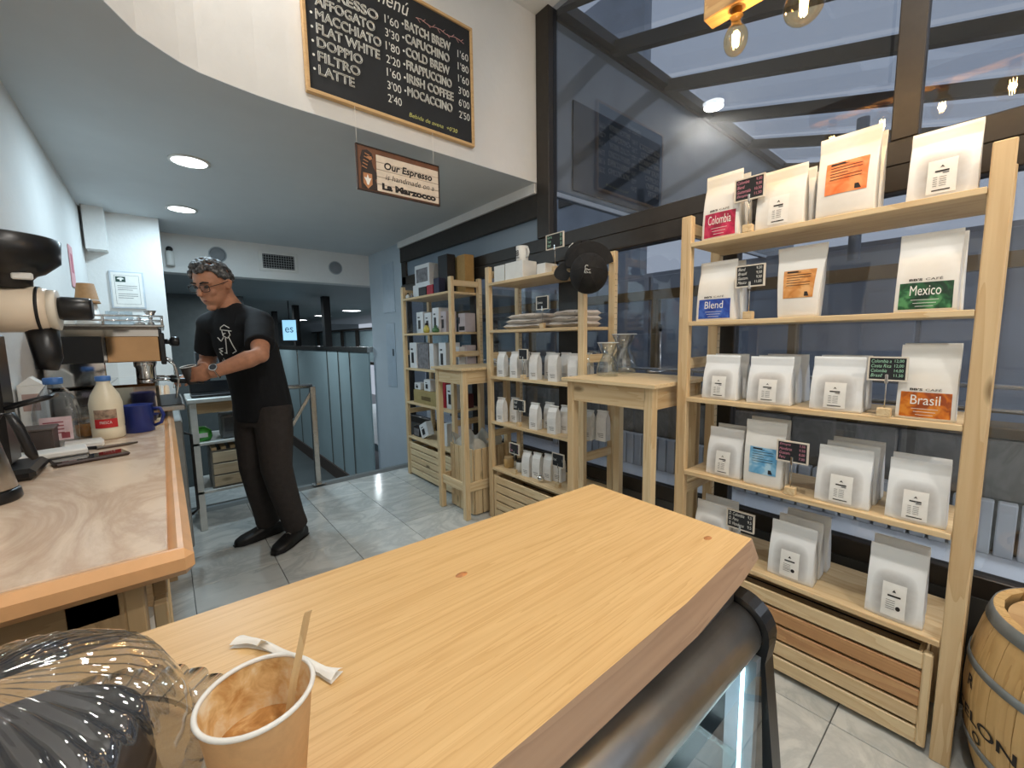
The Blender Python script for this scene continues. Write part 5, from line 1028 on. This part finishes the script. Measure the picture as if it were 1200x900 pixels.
# ------------------------------------------------------------------ the man behind the coffee counter
from mathutils.bvhtree import BVHTree
def remesh(mb, name, m, voxel, smooth=4, parent=None, disp=None):
    me = mb.mesh('tmp', m); ob = bpy.data.objects.new('tmp', me); COL.objects.link(ob)
    r = ob.modifiers.new('r', 'REMESH'); r.mode = 'VOXEL'; r.voxel_size = voxel; r.use_smooth_shade = True
    s = ob.modifiers.new('s', 'SMOOTH'); s.iterations = smooth; s.factor = .5
    bpy.context.view_layer.update(); dg = bpy.context.evaluated_depsgraph_get()
    out = bpy.data.meshes.new_from_object(ob.evaluated_get(dg)); bpy.data.objects.remove(ob); out.name = name
    out.materials.clear(); out.materials.append(m)
    o = bpy.data.objects.new(name, out); COL.objects.link(o)
    if parent is not None: o.parent = parent; o.location = -parent.location
    return o
V = Vector
F = V((-.80, -.60, 0)); L = V((.60, -.80, 0)); UP = V((0, 0, 1))
def ell(mb, rings, lat=L, fr=F, n=28):
    mb.loft([[ctr+lat*a*math.cos(2*PI*j/n)+fr*b*math.sin(2*PI*j/n) for j in range(n)] for ctr, a, b in rings])
def blob(mb, ctr, f, l, u, rf, rl, ru, n=18, m=12):
    rings = []
    for i in range(m+1):
        t = PI*i/m; s = max(.01, math.sin(t)); rings.append([ctr+u*(-ru*math.cos(t))+l*(rl*s*math.cos(2*PI*j/n))+f*(rf*s*math.sin(2*PI*j/n)) for j in range(n)])
    mb.loft(rings)
skin = plain('tan_skin', c(190, 134, 104), .5, 0, .08, 40, .05)
tee = plain('black_tshirt', c(13, 15, 20), .9, 0, .15, 22, .25); trs = plain('charcoal_trousers', c(50, 44, 42), .85, 0, .12, 30, .2)
per = thing('person', 'man in black printed t-shirt and dark trousers working at the espresso machine', 'person', (.47, 2.98, 0))
# joints
Ls, Rs = V((.425, 2.705, 1.405)), V((.225, 2.99, 1.405)); Le, Lw_ = V((.385, 2.51, 1.235)), V((.185, 2.555, 1.155))
Re, Rw_ = V((.20, 3.10, 1.19)), V((.165, 2.985, 1.135))
Lh_, Rh_ = V((.485, 2.86, .90)), V((.395, 3.00, .90)); Lk, Rk = V((.475, 2.84, .50)), V((.385, 3.01, .49)); La, Ra = V((.575, 2.93, .10)), V((.45, 3.13, .10))
fh = V((-.66, -.64, -.38)).normalized(); lh = fh.cross(UP).normalized()*-1; uh = (fh.cross(lh)*-1).normalized()
if uh.z < 0: uh = -uh
lh = uh.cross(fh).normalized()
HC = V((.240, 2.845, 1.625))
# --- hands
def hand(mb, wrist, h, n, u, side, cr):
    """h: along the hand, n: palm side, u: thumb side; fingers close round something of radius cr"""
    h, n, u = h.normalized(), n.normalized(), u.normalized()
    pc = wrist+h*.055
    blob(mb, pc, h, u, n, .052, .042, .017); blob(mb, wrist+h*.015, h, u, n, .03, .029, .02)
    for k, (ln, off) in enumerate(((.92, .030), (1.0, .010), (.95, -.011), (.78, -.030))):
        p = wrist+h*.088+u*off; pts = [wrist+h*.06+u*off*.8, p]; ang = .25; cur = p
        for seg in (.034, .026, .020):
            d = h*math.cos(ang)+n*math.sin(ang); cur = cur+d*seg*ln; pts.append(cur); ang += .85
        mb.tube(pts, [.009, .0098, .0092, .0085, .0068], 10)
        blob(mb, cur, h, u, n, .0075, .0075, .0075, 10, 8)
    pts = [wrist+h*.02+u*.022, wrist+h*.045+u*.043+n*.012, wrist+h*.075+u*.047+n*.030, wrist+h*.098+u*.040+n*.046]
    mb.tube(pts, [.014, .0125, .011, .008], 10); blob(mb, pts[-1], h, u, n, .009, .009, .009, 10, 8)
mb = MB()
# head
blob(mb, HC+uh*.02-fh*.008, fh, lh, uh, .102, .079, .104, 28, 20); blob(mb, HC+fh*.030-uh*.055, fh, lh, uh, .066, .061, .072, 24, 16); blob(mb, HC+fh*.072-uh*.112, fh, lh, uh, .022, .027, .020)
blob(mb, HC+fh*.078+uh*.020, fh, lh, uh, .022, .055, .013); blob(mb, HC+fh*.064-uh*.030+lh*.034, fh, lh, uh, .026, .022, .024); blob(mb, HC+fh*.064-uh*.030-lh*.034, fh, lh, uh, .026, .022, .024)
mb.tube([HC+fh*.088+uh*.016, HC+fh*.103-uh*.008, HC+fh*.116-uh*.030, HC+fh*.104-uh*.040], [.008, .011, .0145, .010], 10); blob(mb, HC+fh*.087-uh*.068, fh, lh, uh, .012, .026, .010)
for s in (1, -1): blob(mb, HC+lh*s*.080-uh*.006-fh*.008, fh, lh, uh, .020, .009, .033); mb.tube([HC+lh*s*.086+uh*.022-fh*.004, HC+lh*s*.092+uh*.008-fh*.024, HC+lh*s*.087-uh*.02-fh*.016], .0055, 8)
NB = V((.325, 2.845, 1.475))
mb.tube([HC-fh*.025-uh*.05, HC-fh*.03-uh*.095, NB, NB-UP*.06], [.060, .060, .060, .055], 20)
# trunk inside the shirt, legs inside the trousers, so the figure is one body
SPN = [(V((.445, 2.935, .80)), .145, .095), (V((.44, 2.93, .92)), .150, .10), (V((.425, 2.92, 1.08)), .140, .095), (V((.375, 2.885, 1.28)), .165, .105), (V((.338, 2.857, 1.40)), .13, .055), (V((.325, 2.85, 1.46)), .07, .04)]
ell(mb, SPN)
for S_, E_, W_ in ((Ls, Le, Lw_), (Rs, Re, Rw_)):
    mb.tube([S_+(NB-S_)*.2, S_, S_+(E_-S_)*.5, E_, E_+(W_-E_)*.25, E_+(W_-E_)*.7, W_, W_+(W_-E_).normalized()*.02], [.05, .055, .05, .043, .046, .036, .029, .027], 18); blob(mb, E_, F, L, UP, .043, .043, .043)
for Hh, K, A in ((Lh_, Lk, La), (Rh_, Rk, Ra)): mb.tube([Hh, Hh+(K-Hh)*.5, K, K+(A-K)*.3, A], [.08, .07, .052, .05, .036], 16)
hL = V((-.82, .56, -.10)); nL = V((.50, .80, .0)); hand(mb, Lw_, hL, nL, V((0, 0, 1)), 1, .03)
hR = V((-.90, -.30, -.18)); nR = V((-.1, .1, -1)); hand(mb, Rw_, hR, nR, V((.25, -.9, 0)), -1, .016)
body = remesh(mb, 'body', skin, .0048, 5, per)
# face details
m = MB()
for s in (1, -1): blob(m, HC+fh*.088+uh*.004+lh*s*.031, fh, lh, uh, .008, .012, .007)
m.build('eyes', plain('dark_eyes', c(50, 38, 32), .3), body).location = (0, 0, 0)
m = MB()
for s in (1, -1): m.tube([HC+fh*.099+uh*.026+lh*s*.012, HC+fh*.099+uh*.032+lh*s*.032, HC+fh*.086+uh*.026+lh*s*.052], [.004, .005, .003], 8)
m.build('eyebrows', plain('dark_brows', c(60, 52, 48), .9), body).location = (0, 0, 0)
m = MB(); m.tube([HC+fh*.086-uh*.070+lh*.026, HC+fh*.0985-uh*.067, HC+fh*.086-uh*.070-lh*.026], [.002, .0042, .002], 8); m.build('lips', plain('lip_tone', c(156, 92, 80), .5), body).location = (0, 0, 0)
# hair: short salt-and-pepper tufts
hair_m = NT('salt_pepper_hair'); n_ = hair_m.noise(hair_m.coords('Object'), 70, 4); hair_m.base(hair_m.ramp(n_, [(.36, c(44, 43, 44)), (.55, c(92, 91, 91)), (.70, c(150, 149, 147))])); hair_m.set(Roughness=.6)
rnd = random.Random(3); mh = MB()
for k in range(240):
    a = rnd.uniform(0, 2*PI); t = math.acos(1-rnd.random()*1.25); d = uh*math.cos(t)+(fh*math.cos(a)+lh*math.sin(a))*math.sin(t)
    ff, uu, ll = d.dot(fh), d.dot(uh), abs(d.dot(lh))
    if ff > .62 and uu < .58: continue
    if ff > .25 and uu < .25: continue
    if uu < -.02 and ff > -.35: continue
    top = max(0, uu)
    p = HC+uh*.02-fh*.008+fh*ff*.104+lh*d.dot(lh)*.081+uh*uu*.106
    lift = (.012+.018*max(0, ff+.2)*top)
    mh.tube([p, p+d*lift*.6+fh*.004, p+d*lift+fh*.010*top], [.014, .013, .007], 7)
remesh(mh, 'hair', hair_m.m, .005, 2, per)
# glasses
m = MB()
for s in (1, -1):
    ctr = HC+fh*.108+uh*.002+lh*s*.034; m.tube([ctr+lh*(.026*math.copysign(abs(math.cos(q))**.6, math.cos(q)))+uh*(.019*math.copysign(abs(math.sin(q))**.6, math.sin(q)))-fh*.004*abs(math.cos(q)) for q in [2*PI*k/20 for k in range(21)]], .0019, 6, False)
    m.tube([HC+fh*.103+uh*.008+lh*s*.060, HC+fh*.05+uh*.008+lh*s*.080, HC-fh*.01+uh*.010+lh*s*.088], .002, 6)
m.tube([HC+fh*.109+uh*.006+lh*.010, HC+fh*.113+uh*.010, HC+fh*.109+uh*.006-lh*.010], .0018, 6)
gls = m.build('glasses', plain('thin_black_frame', c(30, 28, 28), .3), per); gls.location = -per.location
m = MB()
for s in (1, -1):
    ctr = HC+fh*.1075+uh*.002+lh*s*.034; m.add([ctr+lh*(.024*math.cos(q))+uh*(.017*math.sin(q)) for q in [2*PI*k/16 for k in range(16)]], [tuple(range(16))])
m.build('lenses', glass_thin, gls)
# clothes
ms = MB(); ell(ms, [(V((.450, 2.938, .825)), .182, .132), (V((.448, 2.936, .86)), .183, .135), (V((.437, 2.928, .98)), .176, .132), (V((.418, 2.915, 1.10)), .174, .130), (V((.375, 2.885, 1.28)), .190, .132), (V((.345, 2.862, 1.40)), .180, .105), (V((.330, 2.852, 1.455)), .125, .082), (V((.325, 2.848, 1.492)), .072, .070)])
for S_, E_ in ((Ls, Le), (Rs, Re)):
    c_ = V((.34, 2.86, 1.41)); q = S_+(E_-S_)*.72
    ms.tube([c_+(S_-c_)*.55, S_, S_+(E_-S_)*.35, q], [.085, .074, .073, .072], 20); ms.tube([NB-UP*.005, S_+UP*.012], [.062, .062], 18); blob(ms, S_, F, L, UP, .074, .074, .072)
sh = remesh(ms, 'tshirt', tee, .007, 6, per)
mt = MB(); ell(mt, [(V((.444, 2.934, .97)), .155, .115), (V((.445, 2.935, .88)), .168, .125), (V((.445, 2.935, .80)), .165, .12)])
for Hh, K, A in ((Lh_, Lk, La), (Rh_, Rk, Ra)): mt.tube([Hh+UP*.02, Hh+(K-Hh)*.35, K+UP*.03, K+(A-K)*.35, K+(A-K)*.8, A+UP*.0], [.104, .104, .088, .080, .072, .074], 20); blob(mt, A+UP*.02, F, L, UP, .066, .066, .03)
remesh(mt, 'trousers', trs, .008, 4, per)
shoe_m = plain('black_shoe', c(18, 17, 18), .5, 0, .1, 50)
for A, hd, nm in ((La, V((-.76, -.64, 0)), 'l'), (Ra, V((-.97, -.20, 0)), 'r')):
    hd = hd.normalized(); sd = V((-hd.y, hd.x, 0)); b = V((A.x, A.y, 0)); m = MB()
    m.loft([[b+hd*x+sd*w*max(-1, min(1, 1.12*math.cos(2*PI*j/24)))+UP*(hgt*.5+hgt*.5*max(-1, min(1, 1.15*math.sin(2*PI*j/24)))) for j in range(24)] for x, w, hgt in ((-.085, .02, .05), (-.075, .034, .075), (-.03, .040, .095), (.03, .043, .092), (.10, .050, .07), (.16, .048, .055), (.195, .032, .042), (.207, .012, .03))])
    m.tube([b+UP*.06, b+UP*.115-hd*.005], [.048, .05], 18); so = remesh(m, 'shoe', shoe_m, .006, 3, per)
    ml = MB(); ml.loft([[b+hd*x+sd*w*math.cos(2*PI*j/20)+UP*(.003+.011*(.5+.5*math.sin(2*PI*j/20))) for j in range(20)] for x, w in ((-.088, .03), (-.05, .042), (.03, .045), (.10, .053), (.17, .048), (.21, .02))]); ml.build('sole', black_m, so).location = (0, 0, 0)
    ml = MB(); 
    for k in range(4): x = .055+.018*k; zt_ = .099-.0135*k; ml.tube([b+hd*x+sd*.022+UP*(zt_-.010), b+hd*x+UP*(zt_), b+hd*x-sd*.022+UP*(zt_-.010)], .0022, 6)
    ml.build('laces', plain('grey_laces', c(130, 126, 122), .8), so).location = (0, 0, 0)
# print on the shirt, watch and ring
me = sh.data; bv = BVHTree.FromPolygons([v.co.copy() for v in me.vertices], [tuple(p.vertices) for p in me.polygons])
def on_shirt(a, b_, e=.0015):
    o_ = V((.385, 2.89, 1.29))+F*.6+L*a+UP*b_; hit = bv.ray_cast(o_, -F)
    return (hit[0]+hit[1]*e) if hit[0] is not None else o_-F*.47
def dense(pts, k=5):
    out = []
    for p, q in zip(pts, pts[1:]): out += [(p[0]+(q[0]-p[0])*i/k, p[1]+(q[1]-p[1])*i/k) for i in range(k)]
    return out+[pts[-1]]
m = MB(); s_ = .085
for pts in (((-.45, .95), (-.1, 1.15), (.2, 1.0), (.25, .85), (-.55, .75)), ((-.35, .78), (-.42, .5), (-.2, .3), (.1, .45), (.15, .8)), ((-.3, .35), (-.5, -.2), (-.6, -.55), (-.3, -.7)), ((-.05, .3), (.0, -.2), (.15, -.7), (.3, -.65)), ((.1, .35), (.35, .1), (.62, .35)), ((.35, -.35), (.75, -.4), (.45, -.55), (.8, -.6), (.6, -.8)), ((-.1, .62), (.05, .6), (.02, .52))):
    m.tube([on_shirt(-a*s_+.0, b_*s_+.01) for a, b_ in dense(pts)], .0026, 5)
letter(m, 'BBs cafe', lambda u, v: on_shirt(-u, v, .002), -.075, -.105, .075, -.075)
po = m.build('shirt_print', chalk, sh); po.location = (0, 0, 0)
d_ = (Lw_-Le).normalized(); w0 = Lw_-d_*.012; a_ = d_.cross(UP).normalized(); b_ = a_.cross(d_)
m = MB(); m.tube([w0+(a_*math.cos(q)+b_*math.sin(q))*.033 for q in [2*PI*k/28 for k in range(29)]], .0062, 8, False, .45); wa = m.build('wristwatch', steel, per); wa.location = -per.location
nrm = (a_*.75+b_*.55).normalized() if (a_*.75+b_*.55).y < 0 else (-a_*.75+b_*.55).normalized()
MB().tube([w0+nrm*.032, w0+nrm*.042], .019, 24).build('watch_case', chrome, wa); MB().tube([w0+nrm*.042, w0+nrm*.0425], .015, 24).build('watch_face', plain('watch_dial', c(60, 66, 72), .2), wa)
# cup in his left hand
cpn = V((0, 0, 1)); cc = Lw_+hL.normalized()*.118+nL.normalized()*.028
hc = thing('dark_takeaway_cup', 'dark takeaway cup with white rim held in the man\'s hand', 'cup', (cc.x, cc.y, cc.z-.045)); MB().lathe([(.023, 0), (.024, .002), (.033, .088), (.031, .088), (.023, .006), (.001, .005)], 28).build('body', plain('dark_cup', c(52, 46, 44), .5), hc); MB().tube([(.0335*math.cos(2*PI*k/28), .0335*math.sin(2*PI*k/28), .089) for k in range(29)], .0026, 8, False).build('rim', white_p, hc)
hc.rotation_euler = (.1, -.18, 0)
